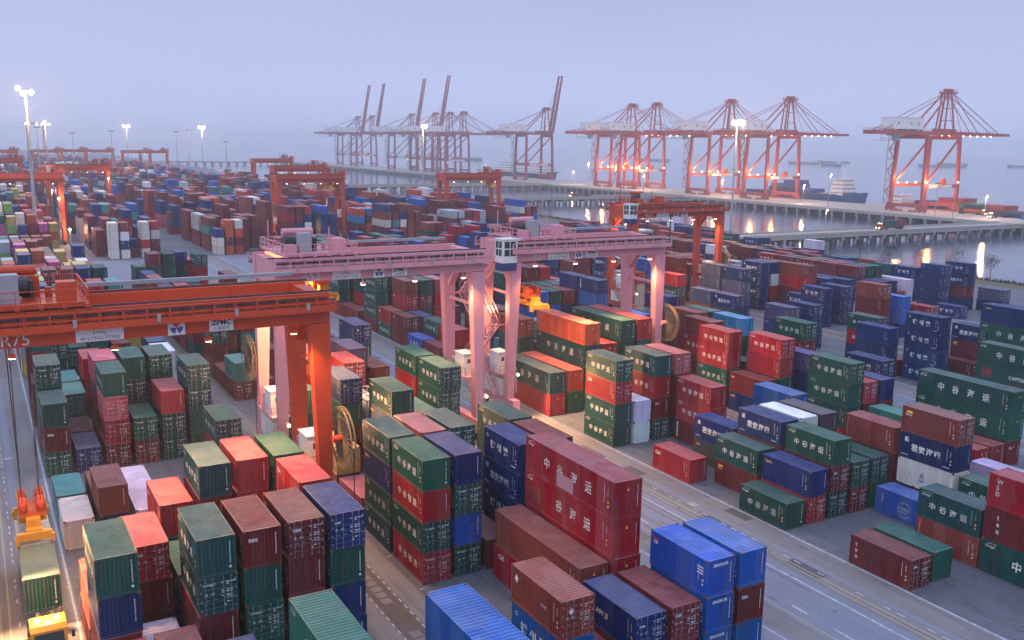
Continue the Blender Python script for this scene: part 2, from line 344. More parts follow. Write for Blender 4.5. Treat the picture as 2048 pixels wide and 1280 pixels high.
def side_marks(mark, L, mb=None, x=-CW/2-0.006, cx=0.0, cy=0.0, cz=0.0, hz=1.0):
    """lettering on the long left side"""
    mb = mb or MB(); big = L > 8; y1 = L/2+cy; X = x+cx
    def T(s, size, fr, z, m=0, bold=0.014, **kw): put_text(mb, s, size, (X, y1-fr*L, cz+z*hz), (0,-1,0), (0,0,1), m, bold, **kw)
    def R(f0, z0, f1, z1, m=0): mb.poly([(X, y1-f0*L, cz+z0*hz), (X, y1-f1*L, cz+z0*hz), (X, y1-f1*L, cz+z1*hz), (X, y1-f0*L, cz+z1*hz)], m)
    def logo():
        T('zhonggu', 0.26, 0.05 if not big else 0.03, 2.1, shear=0.3)
        f0 = 0.07 if not big else 0.04; w = 0.9/L
        for i in range(6):
            a = i/5; b = (i+1)/5 if i < 5 else 1
            if i < 5: mb.poly([(X, y1-(f0+a*w)*L, cz+2.30+0.10*math.sin(a*2.6)), (X, y1-(f0+b*w)*L, cz+2.30+0.10*math.sin(b*2.6)), (X, y1-(f0+b*w)*L, cz+2.33+0.10*math.sin(b*2.6)), (X, y1-(f0+a*w)*L, cz+2.33+0.10*math.sin(a*2.6))])
    def tri(fr, z, s, m=0):
        for k in range(3):
            a = rad(90+120*k); b_ = rad(90+120*(k+1))
            p = Vector((math.cos(a), math.sin(a)))*s; q = Vector((math.cos(b_), math.sin(b_)))*s
            p2, q2 = p*0.62, q*0.62; p, q = p.lerp(q, 0.12), q.lerp(p, 0.12); p2, q2 = p2.lerp(q2, 0.12), q2.lerp(p2, 0.12)
            mb.poly([(X, y1-fr*L-v[0], cz+z+v[1]) for v in (p, q, q2, p2)], m)
    fr4 = (0.235, 0.385, 0.545, 0.70) if big else (0.19, 0.355, 0.52, 0.685)
    sz = 0.80 if big else 0.62
    if mark in 'zl':
        if mark == 'z': logo()
        for ch, f in zip('中谷海运' if mark == 'z' else '中谷物流', fr4): T(ch, sz*1.12, f, 1.02, bold=0.02)
    elif mark == 'Z':                                                       # second red container: first character gone under a primer patch
        logo()
        for ch, f in zip('谷海运', fr4[1:]): T(ch, sz*1.12, f, 1.02, bold=0.02)
        R(0.10, 0.55, 0.21, 1.75, 6)
    elif mark == 'P':                                                       # topmost red container with a bleached patch under its lettering
        logo(); R(0.385, 0.2, 0.575, 1.2, 5)
        for ch, f in zip('中谷海运', fr4): T(ch, sz*1.12, f, 1.02, bold=0.006)
    elif mark == 'j':
        tri(0.11, 2.0, 0.26)
        for ch, f in zip('锦州港', (0.2, 0.39, 0.57)): T(ch, 0.78, f, 1.05, bold=0.035)
        R(0.80, 0.42, 0.92, 0.50)
    elif mark == 'u':
        T('鼎', 0.5, 0.09, 1.75, bold=0.03)
        for i, ch in enumerate('君安海运'): T(ch, 0.74, 0.22+0.135*i, 1.0, bold=0.035)
        for f in (0.05, 0.80):
            for i in range(5): R(f+0.026*i, 0.34, f+0.026*i+0.017, 0.44)
    elif mark == 'c': T('CAI', 0.52, 0.07, 1.75, bold=0.03)
    elif mark == 't': T('tex', 0.4, 0.06, 1.9, bold=0.02)
    elif mark == 'x': put_text(mb, 'tex', 0.56, (X, y1-0.09*L, cz+1.75), (0,-1,0), (0,0,1), 0, 0.02, vertical=True)
    elif mark == 'n': put_text(mb, 'Textainer', 0.24, (X, y1-0.05*L, cz+2.15), (0,-1,0), (0,0,1), 0, 0.02, vertical=True)
    elif mark == 's': T('SeaCo', 0.34, 0.06, 1.95, m=1, bold=0.03)
    elif mark == 'w': put_text(mb, 'WSD', 0.5, (X, y1-0.06*L, cz+1.9), (0,-1,0), (0,0,1), 0, 0.01, vertical=True)
    elif mark == 'o':
        T('COSCO', 0.42, 0.42, 1.15, bold=0.02); T('SHIPPING', 0.25, 0.43, 0.85, bold=0.01)
        for k in range(40):                                                 # globe emblem: ring and two meridians
            for ax in (0.78, 0.4):
                a, b_ = 2*math.pi*k/40, 2*math.pi*(k+1)/40
                ps = [(ax*r_*math.cos(t_), 0.78*r_*math.sin(t_)) for r_, t_ in ((1, a), (1, b_), (0.95, b_), (0.95, a))]
                if 0.86 < 1.2 and abs(math.sin((a+b_)/2)) > 0.5: mb.poly([(X, y1-0.555*L-p_[0], cz+1.2+p_[1]) for p_ in ps])
        put_text(mb, '中远海运', 0.22, (X, y1-0.12*L, cz+1.95), (0,-1,0), (0,0,1), 0, 0.01, vertical=True)
    elif mark == 'p':
        T('CAPITAL', 0.62, 0.40, 1.3, bold=0.02); R(0.08, 1.1, 0.2, 2.1, 6); R(0.42, 0.3, 0.56, 0.7, 6)
    elif mark == 'i': R(0.08, 1.95, 0.19, 2.2, 1); T('florens', 0.24, 0.07, 1.72, bold=0.03)
    elif mark == 'e': R(0.06, 0.5, 0.1, 2.3); put_text(mb, 'CRONOS', 0.24, (X-0.003, y1-0.065*L, cz+2.0), (0,-1,0), (0,0,1), 4, 0.01, vertical=True)
    elif mark == 'E': R(0.06, 0.6, 0.1, 2.3)
    elif mark == 'g':
        tri(0.46, 1.35, 0.36, 2); tri(0.46, 1.33, 0.16, 3); T('港州港', 0.24, 0.40, 0.72, m=2, bold=0.03)
    elif mark == 'q': R(0.07, 1.9, 0.1, 2.15, 3); T('DFIC', 0.22, 0.11, 1.92, bold=0.02)
    elif mark == 'h':
        mb.poly([(X, y1-0.12*L-a_, cz+1.85+b_) for a_, b_ in ((-0.22,0),(0,-0.32),(0.22,0),(0,0.32))]); T('DFIC', 0.3, 0.62, 1.3, bold=0.01)
    elif mark == 'k':
        mb.poly([(X, y1-0.10*L+0.26*math.cos(t_*0.3142), cz+2.0+0.26*math.sin(t_*0.3142)) for t_ in range(0, 11)], 3)
        mb.poly([(X, y1-0.10*L+0.26*math.cos(t_*0.3142), cz+1.99+0.26*math.sin(t_*0.3142)) for t_ in range(10, 21)], 0)
        for i in range(3): R(0.83, 1.9-0.22*i, 0.93, 2.02-0.22*i)
    elif mark == 'y': T('JIS A9Y JE', 0.5, 0.16, 1.1, bold=0.02)
    elif mark == 'f': T('DK', 0.5, 0.05, 1.75, bold=0.03)
    elif mark == 'v': put_text(mb, '中谷物流', 0.4, (X, y1-0.07*L, cz+1.8), (0,-1,0), (0,0,1), 0, 0.01, vertical=True)
    elif mark == 'K': T('K LINE', 0.75, 0.12, 1.35, bold=0.03)
    elif mark == 'A': T('MAERSK', 0.85, 0.2, 1.1, m=2, bold=0.03); R(0.05, 1.1, 0.12, 1.9, 0)
    elif mark == 'a': T('MAERSK', 0.5, 0.3, 1.2, m=2, bold=0.03)
    if mark != '.':                                                         # identification codes near the near end
        for j, f in enumerate((0.855, 0.915) if not big else (0.90, 0.935)):
            z = 2.2 if j == 0 else 2.0; n = 9 if j == 0 else 4
            for i in range(n): R(f, z-0.14*i-0.1, f+0.05/L, z-0.14*i)
        R(0.915 if not big else 0.935, 1.0, (0.915 if not big else 0.935)+0.16/L, 1.16, 1)
        R(0.915 if not big else 0.935, 0.72, (0.915 if not big else 0.935)+0.16/L, 0.84, 0)
    return mb
def end_marks(mark, L, door, mb=None, cx=0.0, cy=0.0, cz=0.0, hz=1.0):
    mb = mb or MB(); Y = -L/2-0.006+cy if not door else -L/2+0.024+cy; x0 = -CW/2+cx
    def T(s, size, fx, z, m=0, bold=0.02, **kw): put_text(mb, s, size, (x0+fx*CW, Y, cz+z), (1,0,0), (0,0,1), m, bold, **kw)
    def R(f0, z0, f1, z1, m=0): mb.poly([(x0+f0*CW, Y, cz+z0), (x0+f1*CW, Y, cz+z0), (x0+f1*CW, Y, cz+z1), (x0+f0*CW, Y, cz+z1)], m)
    if door:
        rr = random.Random(hash(mark) % 97+7)
        if mark in 'zlP': T('zhonggu', 0.24, 0.09, 2.0, shear=0.3)
        elif mark in 'dt': T('tex', 0.42, 0.12, 1.85)
        elif mark == 'c': T('CAI', 0.26, 0.1, 1.9)
        elif mark == 'j': T('锦州港', 0.26, 0.1, 1.9)
        elif mark == 'q': R(0.14, 1.75, 0.27, 2.05, 1); R(0.16, 1.8, 0.25, 2.0, 0)
        elif mark == 'h': mb.poly([(x0+0.3*CW+a_, Y, cz+1.85+b_) for a_, b_ in ((-0.2,0),(0,-0.25),(0.2,0),(0,0.25))]); 
        else: R(0.12, 1.85, 0.3, 2.0)
        for i, (z, n) in enumerate(((2.05, 3), (1.9, 1), (1.55, 2), (1.40, 2), (1.15, 2), (1.0, 2), (0.7, 1))):
            for j in range(n): R(0.70+0.09*j, z, 0.70+0.09*j+0.06+0.02*rr.random(), z+0.075)
        for i, z in enumerate((2.05, 1.55, 1.4, 1.15)): R(0.57, z, 0.63, z+0.06)
        mb.poly([(x0+0.18*CW+0.09*math.cos(t_*0.628), Y, cz+1.42+0.09*math.sin(t_*0.628)) for t_ in range(10)])
        R(0.30, 1.38, 0.40, 1.46); R(0.62, 0.5, 0.68, 0.62, 1 if mark in 'hxi' else 0)
    else:
        if mark == 'd': T('tex', 0.46, 0.12, 1.8)
        elif mark == 'k': T('SINOKOR', 0.3, 0.2, 2.08, bold=0.03)
        elif mark == 'w': pass
        if mark != '.':
            for i in range(11): R(0.83, 2.2-0.135*i-0.09, 0.855, 2.2-0.135*i)
            if mark == 'z': mb.poly([(x0+0.84*CW+0.09*math.cos(t_*0.628), Y, cz+0.5+0.09*math.sin(t_*0.628)) for t_ in range(10)])
        if L > 8: mb.poly([(x0+0.5*CW-0.12, Y, cz+1.9), (x0+0.5*CW+0.12, Y, cz+1.9), (x0+0.5*CW, Y, cz+2.15)], 1)
    return mb
def lettering(which, mark, k, door):
    key = (which, mark, k, door)
    if key not in CMESH:
        L = 6.058 if k == 20 else 12.192
        mb = side_marks(mark, L) if which == 'side' else end_marks(mark, L, door)
        CMESH[key] = mb.mesh(which+'_lettering', MARKM) if mb.f else None
    return CMESH[key]
PAL = dict(G=(0.008,0.080,0.064), T=(0.03,0.19,0.19), R=(0.34,0.010,0.020), M=(0.15,0.018,0.022), N=(0.22,0.045,0.032), O=(0.52,0.075,0.025), B=(0.004,0.027,0.125), L=(0.006,0.085,0.36),
           C=(0.02,0.22,0.50), W=(0.62,0.63,0.66), S=(0.33,0.37,0.42), K=(0.66,0.60,0.55), Y=(0.50,0.36,0.09), P=(0.62,0.09,0.33), V=(0.085,0.075,0.15), F=(0.42,0.085,0.10), E=(0.16,0.34,0.09), D=(0.06,0.06,0.075), H=(0.010,0.115,0.095))
CNAME = dict(G='dark green', T='teal', R='red', M='maroon', N='brown', O='orange', B='navy blue', L='bright blue', C='light blue', W='white', S='pale grey', K='cream', Y='yellow', P='pink', V='greyish purple', F='faded red', E='lime green', D='charcoal', H='sea green')
BX = (4.58, 28.9, 62.97, 86.79, 120.78, 143.9, 178.5, 203.0)
BY = (42.87, 43.0, 43.77, 43.98, 44.92, 44.5, 45.0, 45.0)
PX, PY = 2.895, 6.7036
CONT = []          # dicts of every container in the yard
STK = {}
def stack(b, r, bay, toks, k=20, hc=False, dy=0.0, far=False, x=None):
    X0 = BX[b-1]+r*PX if x is None else x; Y0 = BY[b-1]+(bay-1)*PY+dy
    L = 6.058 if k == 20 else 12.192; h = 2.896 if hc else CHT; z = 0.016
    tl = [t for t in toks.replace(' ', '').split(',') if t]
    sid = (b, r, round(bay*2), far)
    for i, tk in enumerate(tl):
        if tk != '0':
            jx = RN.uniform(-0.05, 0.05); jy = RN.uniform(-0.09, 0.09)
            CONT.append(dict(c=tk[0], door=(len(tk) > 1 and tk[1] == '+'), m=(tk[2] if len(tk) > 2 else '.'), k=k, L=L, hz=h/CHT, x=X0+CW/2+jx, y=Y0+L/2+jy, z=z, b=b, r=r, bay=bay, t=i+1, n=len(tl), far=far, sid=sid))
        z += h+0.012
    STK[sid] = len(tl)
    for q in range(2 if k == 40 else 1): OCC.add((b, r, int(math.floor(bay+0.5))+q, far))
OCC = set()
DATA = """
1|0|2|M-.,R-m|1|0|3|N-m,N-m,B-m,G-z|1|0|4|N-m,O-m|1|0|7|K-m|1|0|8|T-m|1|0|10|G+z,M-d,G-z|1|0|11|M-.,G-m,G-m,G+z|1|0|13|M-.,M-m|1|0|14|M+m,M+m,M+t,G-m
1|1|2|B-m,M-m|1|1|3|W-m|1|1|4|M-m,M-m,R+m|1|1|7|B-m,N-m|1|1|8|M-m|1|1|10|B+m|1|1|11|M-m|1|1|12|G+z,T+z|1|1|13|M-.,T-m|1|1|14|F-m|1|1|15|G+m,G+z,G+z
1|2|1.6|B-m,V-m|1|2|3|G-.,M-m,G+z,G-z|1|2|4|G-z,G-z|1|2|5|B-m,G-z,R-c|1|2|10|M+d,R+c,F+c,G-z|1|2|11|M-.,M-.,M-.,F-m|1|2|13|M-.,R-.,R-m|1|2|14|W-m|1|2|16|G-.,G+z
1|3|3|G+z,G+z,G-m,M-d|1|3|5|M-.,M-.,M-m,G-z|1|3|10|M+m,G+z|1|3|11|G-.,G-.,G+z,G-m|1|3|16|B-.,G-m,G-m|1|3|14|M-.,M-.
1|4|3|M-.,M-.,M-m,M+t|1|4|5|M-.,M-.,R-m,R-m|1|4|10|G+z,G+z,R-m|1|4|11|G-.,G-.,G+z,G+z|1|4|16|M+m,M+m|1|4|4|M-.,M-.
1|5|3|B-m,B-m,G-z,B+m|1|5|4|M-.,M-.,M-.,R-c|1|5|5|M-.,G-.,G-.,G-z|1|5|0.4|B-.,L-m|1|5|8|G-.,R-m,G+z|1|5|10|G+z,G-m,G+z,G+z|1|5|13|M-.,W-.,W-m|1|5|14|G-.,B-m,B-m
2|0|1|L-.,L-j,N+h|2|0|4|R+l,G+z,R-l,G-z|2|0|5|G-z,G-z,B-s,G-z|2|0|6|F-m|2|0|7|M-.,Y-m|2|0|9|M-.,G-.,G-z|2|1|1|M-.|2|1|4|G+z,L-m,G+z,B-m|2|1|5|M-.,M-.,M-.,F-m|2|1|8|M-.,M-m,G-m,B+q|2|1|10|R-.,R-.,R-.,O-m
2|2|1|M-.,B+y|2|2|4|M-.|2|2|5|G-.,G-.,G-.,G+z|2|2|7|M-.,G-.,B-s,G-z|2|2|8|M-.,B-.|2|2|9|M-.,R-.,R-.,R+z|2|2|11|G-.,G-.,G-.
2|3|1|M-.,M+d|2|3|4|B-.,B-j,B-u,B-j|2|3|7|M-.,M-.,G-.|2|3|10|M-.,M-.,M-.,V-m|2|3|12|G-.,G-.
2|4|1|L-k,L-k,L-k|2|4|4|M-.,M-.,M-.,M-.|2|4|5|M-.,G-.,G-.,G-z|2|4|10|M-.,M-.,N-m|2|4|12|G-.,G-.,G-m
2|5|1|L-m,M-d,L-m|2|5|8|G-.,G-.,G+z,G+z|2|5|9|M-.,M-.,R-v,G-z|2|5|12|G-.,G-.,G-m,B+q
3|0|1|M+x|3|0|3|G-z|3|0|5|R-c|3|0|7|G-z,G-z,R+c,G+z|3|0|14|M-x|3|0|15|L-j|3|0|16|M-.,M+c|3|0|17|G-z,R-c|3|0|18|M-.,G-z,G-z,G+z|3|0|21|R-.,G-z,G-z,G-z|3|0|22|M-.,G-z,G-z
3|1|1|G-.|3|1|3|R+q,B-s|3|1|4|M-i,G-z|3|1|7|W-m,W-m|3|1|11|G-.,G-.,G-m,N+m|3|1|14|R-c,R-.|3|1|15|M-.,G-z|3|1|16|M-.,B-m|3|1|17|G-.,G-.,R+c,N-n|3|1|18|G-.,G-.,G-.,G-m|3|1|21|R-.,G-m,G+m,M-m|3|1|22|G-.,G-.,G-.
3|2|3|G+z,M+m,G-z|3|2|4|M-.,N-m,B-u|3|2|5|D-q,B-u|3|2|7|G+z,M-d,R-z,G-z|3|2|12|G-.,T-m|3|2|17|G-.,G-m,M+q,G-m|3|2|18|G-.,G-.,G-.,G-m|3|2|20|M-.,M-.,M-.|3|2|14|M-.
3|3|1|N-n,G-z|3|3|3|M+m,G+z|3|3|4|M-.,M-.,W-m|3|3|6|M-e,R-z,R-z|3|3|7|G-.,M-.,M-.,F+m|3|3|12|M-.,M-.|3|3|17|R+c,R+c,R-.,F-m|3|3|18|G-.,G-.,G-.,G-m|3|3|14|B-.,B-.
3|4|2|L-o|3|4|3|G-m,G+z|3|4|4|M-.,M-.,D-m|3|4|12|G-.,G-.,T-m|3|4|14|M-.,M-.,M+m|3|4|17|M-.,M-.|3|4|18|G-.,G-.,G-m
3|5|1|G-.,G-z|3|5|2|M-.,W-g,B-u,N+i|3|5|3|M-.,M-.,N-n|3|5|5|M-.,B-.,L-m|3|5|12|B-.,M-.|3|5|14|G-.,G+m|3|5|16|M-.,N-m
4|0|5|R-d,G-z,G-z,G+z|4|0|7|B-s,M-t|4|0|8|M-.,G-z,R-z,R-l|4|0|12|M-.|4|0|13|R-.,G-m|4|1|2|S-m|4|1|4|G-.,T-m|4|1|5|M-.,M-.,R+m|4|1|7|G-.,G+z,R-m,R+z|4|1|9|M-.,M-.,R-z,M-n|4|1|13|M-.,G-m
4|2|5|M-.,M-.,B-.|4|2|10|M-.,M-.,M-.,N-m|4|2|12|B-.,B-.,L-m|4|2|8|M-.,G-.|4|3|7|B-.,B-.,V-m|4|3|9|G-.,G-.,G-.,C-m|4|3|10|G-.,G-.,G-.,G-z|4|3|12|G-.,G-.,G-m
4|4|12|M-.,M-.,W-m,B-m|4|4|15|M-.,M-.,L-m,B-E|4|4|13|M-.,N-m|4|5|6|B-.,B-.,B+j|4|5|8|G-.,G-.,M-d,G+z|4|5|12|B-j,B-j|4|5|13|M-.,R-.
5|0|8|M-.,B-m,B-m|5|0|11|B-.,B-q,V+q|5|0|13|B-.,G-.,B+u|5|0|14|M-.,N-.,V-q|5|0|19|B-.,B-.,B-j,B-u|5|1|7|B-j,B-j,B-j,B-j|5|1|8|M-.|5|1|14|B-.,G+m|5|2|9|B-.,R-l,G+z|5|2|11|B+m,B+m,B+m
5|3|17|M-.,G+z,R-f|5|4|7|M+m|5|5|7|M-.,M-i,B-u|5|5|15|B+m,V+q,V+q,B+q|5|5|16|V-q,V-q,V-q,V-q
6|0|11|M-.,M-m,M-m,N+m|6|0|13|B+m,B+m,B-j|6|2|13|B+m,B+m,B+m|6|2|11|B-.,L-m,L-m|6|1|16|B+m,B-u,B-j,B-u|6|2|16|M-.,R-.,W+m,B-m|6|5|11|M-.,R+m|6|1|14|B-.,B-j
7|0|12|B+j|7|1|13|B+q,B+q,B+q,B+q|7|3|11|G-z|7|4|13|B-.,M-m,B-u,B-j|7|5|12|B-.,V+q|7|4|11|B-q|7|2|15|R-n
8|5|23|B-.,B+q,W-i|8|1|25|M-.,N+m,B-j|8|2|25|B-.,B-m,B-m|8|3|24|M-.,M+m|8|4|24|B+m,B+m|8|2|27|M-.,G+z,G+z|7|1|26|M-.,M-m,M-m
1|3|23|M-.,M-.,M-.,N-m|1|4|23|B-.,B-.,B-.,B-m|1|5|23|G-.,G-.,G-.,G-m|1|4|25|G-.,G-.,G-m|1|5|26|G-.,G-.,G-m|2|0|25.7|G-.,G-.,G-m|2|1|25.7|G-.,G-.,G-m,M-m|2|2|25.6|G-.,G-.,G-m,G-m|2|3|26|G-.,G+m,G+m,B+q|2|4|25|G-.,R-.,R-.,G+z|2|4|27|R-.,R-.,R-m|1|5|20|M-.,M+m,M+m,T+m
"""
for ln in DATA.strip().split('\n'):
    f = ln.split('|')
    for i in range(0, len(f), 4): stack(int(f[i]), int(f[i+1]), float(f[i+2]), f[i+3])
D40 = """3|3|-0.86|G-z,M-x,R-w|1;2|2|2|R-c,N-n|1;2|3|2|R-m,R-m,R-Z,R-P|1;3|0|9.1|R-m,G-z|1;3|1|9.1|G-.,O-m|1;3|2|9.2|G-.,G-.,G-z,O-n|1;3|3|9.2|M-.,M-.,R-m|1;3|4|9.2|G-.,G-.,G-m,G-z|1;3|5|9.2|G-.,G-.,G-m,R-m|1
3|0|19.4|M-m|0;4|2|3.1|R-m|1;4|3|3.1|N-m|1;4|4|3.1|M-d,G-z,G-z|1;5|0|4|G-z,G-p,G-z|1;5|5|5.4|G-.,G-.,G-z,B-s|1;6|3|14.8|M-.,M-.,R-c,N-n|0;6|5|14|B-.,B-.,B-s|0;7|3|15|W-.,W-m|0;6|4|14.5|B-.,L-.,B-m|0
1|5|-1.05|L-m,L-m,L-m,L-m|1;1|3|-0.3|G-m,G-m,G-m,H-z|0;2|4|2.2|M-m|0;1|2|7|W-m|0"""
for seg in D40.replace('\n', ';').split(';'):
    f = seg.split('|'); stack(int(f[0]), int(f[1]), float(f[2]), f[3], 40, f[4] == '1')
# bays nobody can read one by one: filled at random in the colours of their block
def fill(b, bays, hs, cols, dens, far=False, x0=None, doors=0.35, marks='m.'):
    dom = cols[0]
    for bay in bays:
        for r in range(6):
            if (b, r, bay, far) in OCC or RN.random() > dens: continue
            h = RN.choice(hs); dom = dom if r and RN.random() < 0.6 else RN.choice(cols); tk = [(dom if RN.random() < 0.5 else RN.choice(cols))+('+' if RN.random() < doors else '-')+RN.choice(marks) for _ in range(h)]
            stack(b, r, bay, ','.join(tk), far=far, x=None if x0 is None else x0+r*PX)
fill(1, range(17, 33), (2,3,3,4), 'MMNRRGBWSEYPPKO', 0.9); fill(2, range(13, 25), (1,2,3,3), 'MMNRGGBBT', 0.75)
fill(3, range(24, 30), (2,3,4), 'MNRGGGB', 0.85); fill(3, range(19, 23), (3,4), 'GGGMRM', 0.6)
fill(4, range(16, 31), (2,3,3,4), 'BBMNGGRSL', 0.75); fill(4, range(12, 16), (1,2), 'BMGG', 0.4)
fill(5, range(18, 34), (2,3,3,4), 'BBBMNRGSL', 0.75); fill(6, range(17, 36), (2,3,3), 'BBMMNGRS', 0.75)
fill(7, range(15, 36), (2,3,3), 'BBMMNGWR', 0.7, marks='mqj.'); fill(8, range(28, 36), (2,3), 'MMNBBR', 0.7)
FX = (6.0, 30.8, 63.4, 90.0, 121.6, 147.0, 178.0)
def fstack(i, r, Y, toks, k=40):
    stack(i+1, r, (Y-BY[i])/PY+1, toks, k, False, far=True, x=FX[i]+r*2.9)
for a in ((0,0,326,'M-.,P-.,P-.,G-.',20),(0,1,322,'M-.,N-.,E-.,Y-.',20),(0,2,320,'M-.,M-d,B-.',20),(0,3,326,'M-.,M-.,R-.,O-.',20),(0,4,324,'R-m,N-m,P-m',20),(0,5,324,'Y-.,O-m,Y-.',20),(0,0,334,'P-.,P-.,E-.,E-.',20),(0,1,334,'W-.,K-.,K-.,B-.',20),(0,2,334,'S-.,W-.,K-.,K-.',20),(0,3,334,'G-.,T-.,B-.,B-.',20),(0,0,302,'M-.,T-.',20),(0,1,302,'B-.,V-.',20),(0,2,302,'M-.,M-.',20),(0,3,300,'R-.,M-.',20),(0,0,310,'G-.,T-.',20),(0,1,310,'V-.,S-.',20),(0,3,310,'W-.,N-.',20),(0,4,310,'M-.,N-.',20),(0,2,311,'B-.,V-.',20),
          (1,1,289,'K-.,K-a,K-a,K-a',20),(1,2,289,'K-.,B-d,W-.,N-m',20),(1,3,292,'N-.,B-m',20),(1,4,290,'K-.,R-m,K-a,K-a',20),(1,5,291,'M-.,M-d,K-.,R-m',20),(1,0,296,'M-.,M-.,M-.'),
          (2,0,288,'K-a,K-a,B-m',20),(2,1,288,'O-.,M-d,O-K,O-K',20),(2,2,288,'O-.,M-.,O-.,K-.',20),(2,0,297,'N-.,N-.,T-.,N-.'),(2,3,292,'M-.,M-.,M-.,M-.'),(2,0,312,'M-.,M-.,S-A,S-A'),(2,-0.4,357,'M-.,V-.,N-.',20),
          (4,0,321,'M-m,N-m,C-m,O-K'),(4,1,321,'O-.,O-.,M-.,C-.'),(4,2,321,'M-.,M-.,B-.,O-K'),(4,3,318,'B-.,B-.,B-m,B-m'),
          (5,1,302,'S-A,R-m,M-m,S-A'),(5,2,302,'R-m,R-m,R-m,S-m'),(5,3,302,'R-m,R-m,R-m,M-m'),(5,4,302,'R-m,R-m,R-m,R-m'),(5,5,302,'R-m,S-.,S-.,S-m')):
    fstack(*a)
def ffill(i, Y0, Y1, dens, hs, cols):
    Y = Y0; dom = cols[0]
    while Y < Y1:
        for r in range(6):
            bay = (Y-BY[i])/PY+1
            if any((i+1, r, int(math.floor(bay+0.5))+d, True) in OCC for d in (-1, 0, 1)) or RN.random() > dens: continue
            dom = dom if RN.random() < 0.65 else RN.choice(cols); hgt = RN.choice(hs); stack(i+1, r, bay, ','.join((dom if RN.random() < 0.55 else RN.choice(cols))+'-'+RN.choice('m..') for _ in range(hgt)), 40, False, far=True, x=FX[i]+r*2.9)
        Y += 12.9 if not (int(Y) % 5 == 0) else 14.0
FC = 'MMMMMNNNRRRBBBBBLLOFKWT'
for i in range(7):
    y_end = (1300, 1300, 1300, 1200, 1100, 700, 420)[i]
    ffill(i, (342 if i == 0 else 303) if i < 5 else 316, y_end, 0.96, (3,4,4,4,5,5), FC if i else FC+'PYEKOOPW')
THING_IDS = None
BLKN = ('', 'nearest crane block', 'left of road', 'right of road', 'second block past road', 'third block past road', 'fourth block past road', 'fifth block past road', 'shoreside block')
ORD = ('zeroth', 'first', 'second', 'third', 'fourth', 'fifth', 'sixth', 'seventh', 'eighth', 'ninth', 'tenth', 'eleventh', 'twelfth', 'thirteenth', 'fourteenth', 'fifteenth', 'sixteenth', 'seventeenth', 'eighteenth', 'nineteenth', 'twentieth', 'twenty-first', 'twenty-second', 'twenty-third', 'twenty-fourth', 'twenty-fifth', 'twenty-sixth', 'twenty-seventh', 'twenty-eighth', 'twenty-ninth', 'thirtieth')
NUM = ('', 'one', 'two', 'three', 'four', 'five')
CUSTOM = {(1,0,3,4): 'dark green container topping the near left corner stack, pale streaky roof', (1,0,3,3): 'navy container directly under the green one in the near left corner stack',
 (1,2,3,4): 'green container with stained roof between the corner stack and a maroon container', (1,3,3,4): 'maroon container with a white word on its ridged end, topping a green pair',
 (1,4,3,4): 'maroon container with a white word on its doors, between maroon and navy tops', (1,5,3,4): 'navy container with chalky doors topping the stack beside the crane tracks',
 (1,2,5,3): 'glowing red container, lowest and leftmost of the lamp-lit red tops', (1,3,5,4): 'green container glowing tan under the lamps, left of a lamp-lit red one', (1,4,5,4): 'lamp-lit red container between tan-lit and olive-lit green containers',
 (1,5,4,4): 'pinkish red lamp-lit container right in front of the red crane leg', (1,5,5,4): 'olive-lit green container behind the pinkish red one by the red crane leg', (1,0,7,1): 'rusty cream container standing on the ground beside the truck lane',
 (1,0,8,1): 'teal container on the ground just behind the rusty cream one', (1,1,7,2): 'brown container topping a two-high stack right of the rusty cream container', (1,4,10,3): 'bright red container topping a green stack under the red girder',
 (1,5,8,3): 'green container with lettered doors standing apart beyond the red crane leg', (2,3,2,4): 'topmost long red container with a bleached patch under its white characters', (2,3,2,3): 'long red container with its first character painted out, under the bleached-patch one',
 (2,2,2,2): 'long brown container lying in front of the tall pair of long red containers', (2,0,1,3): 'brown container with white diamonds on its doors at bottom centre', (2,2,1,2): 'worn navy container with scraped roof, right of the diamond-marked brown one',
 (2,3,1,2): 'maroon container between the worn navy one and the bright blue stack', (2,4,1,3): 'bright blue container with a round emblem, topmost of the lettered blue stack', (2,4,1,2): 'bright blue container with a white word on its end, middle of its stack',
 (2,5,1,3): 'royal blue container with chalky roof, right of the emblem-marked blue container', (2,5,1,2): 'maroon container with a white word, sandwiched between two blue ones', (3,0,1,1): 'maroon container alone on the right paving, nearest to the marked road',
 (3,1,1,1): 'teal green container lying beside the lone maroon one on the right paving', (3,0,5,1): 'small red container alone on the ground at the edge of the marked road', (3,0,3,1): 'green container on the ground at the road edge, in front of red doors',
 (3,1,3,2): 'navy container with a small yellow word on its side, above red doors', (3,4,2,1): 'bright blue container with a white globe emblem on its side', (3,5,2,2): 'white container with a blue triangular emblem, under a navy one',
 (3,5,2,3): 'navy container with bold white characters, between brown and white ones', (3,5,2,4): 'brown container topping the navy and white pair on the right', (3,1,7,2): 'white container, upper of a white pair beside a tall green and red stack', (3,1,7,1): 'white container, lower of a white pair beside a tall green and red stack',
 (3,2,9.2,4): 'long orange container topping green ones behind the pink crane leg', (3,0,9.1,2): 'long green container above a red one, nearest the pink crane foot', (3,0,9.1,1): 'long red container under a green one, nearest the pink crane foot', (3,1,9.1,2): 'long orange-topped container right of the green one by the pink crane foot',
 (3,3,-0.86,3): 'red container with vertical white letters at the right edge', (3,3,-0.86,2): 'maroon container with vertical white letters at the right edge', (3,3,-0.86,1): 'long green container at the right edge, bottom of its three-high stack',
 (1,5,-1.05,4): 'long bright blue container with ridged roof at the bottom edge', (1,3,-0.3,4): 'long sea green container with a white word at the bottom edge, left of the tracks', (4,4,3.1,3): 'long green container with spaced white characters, topmost at right', (3,1,4,1): 'red container with a yellow and white mark on its side, beneath a green one'}
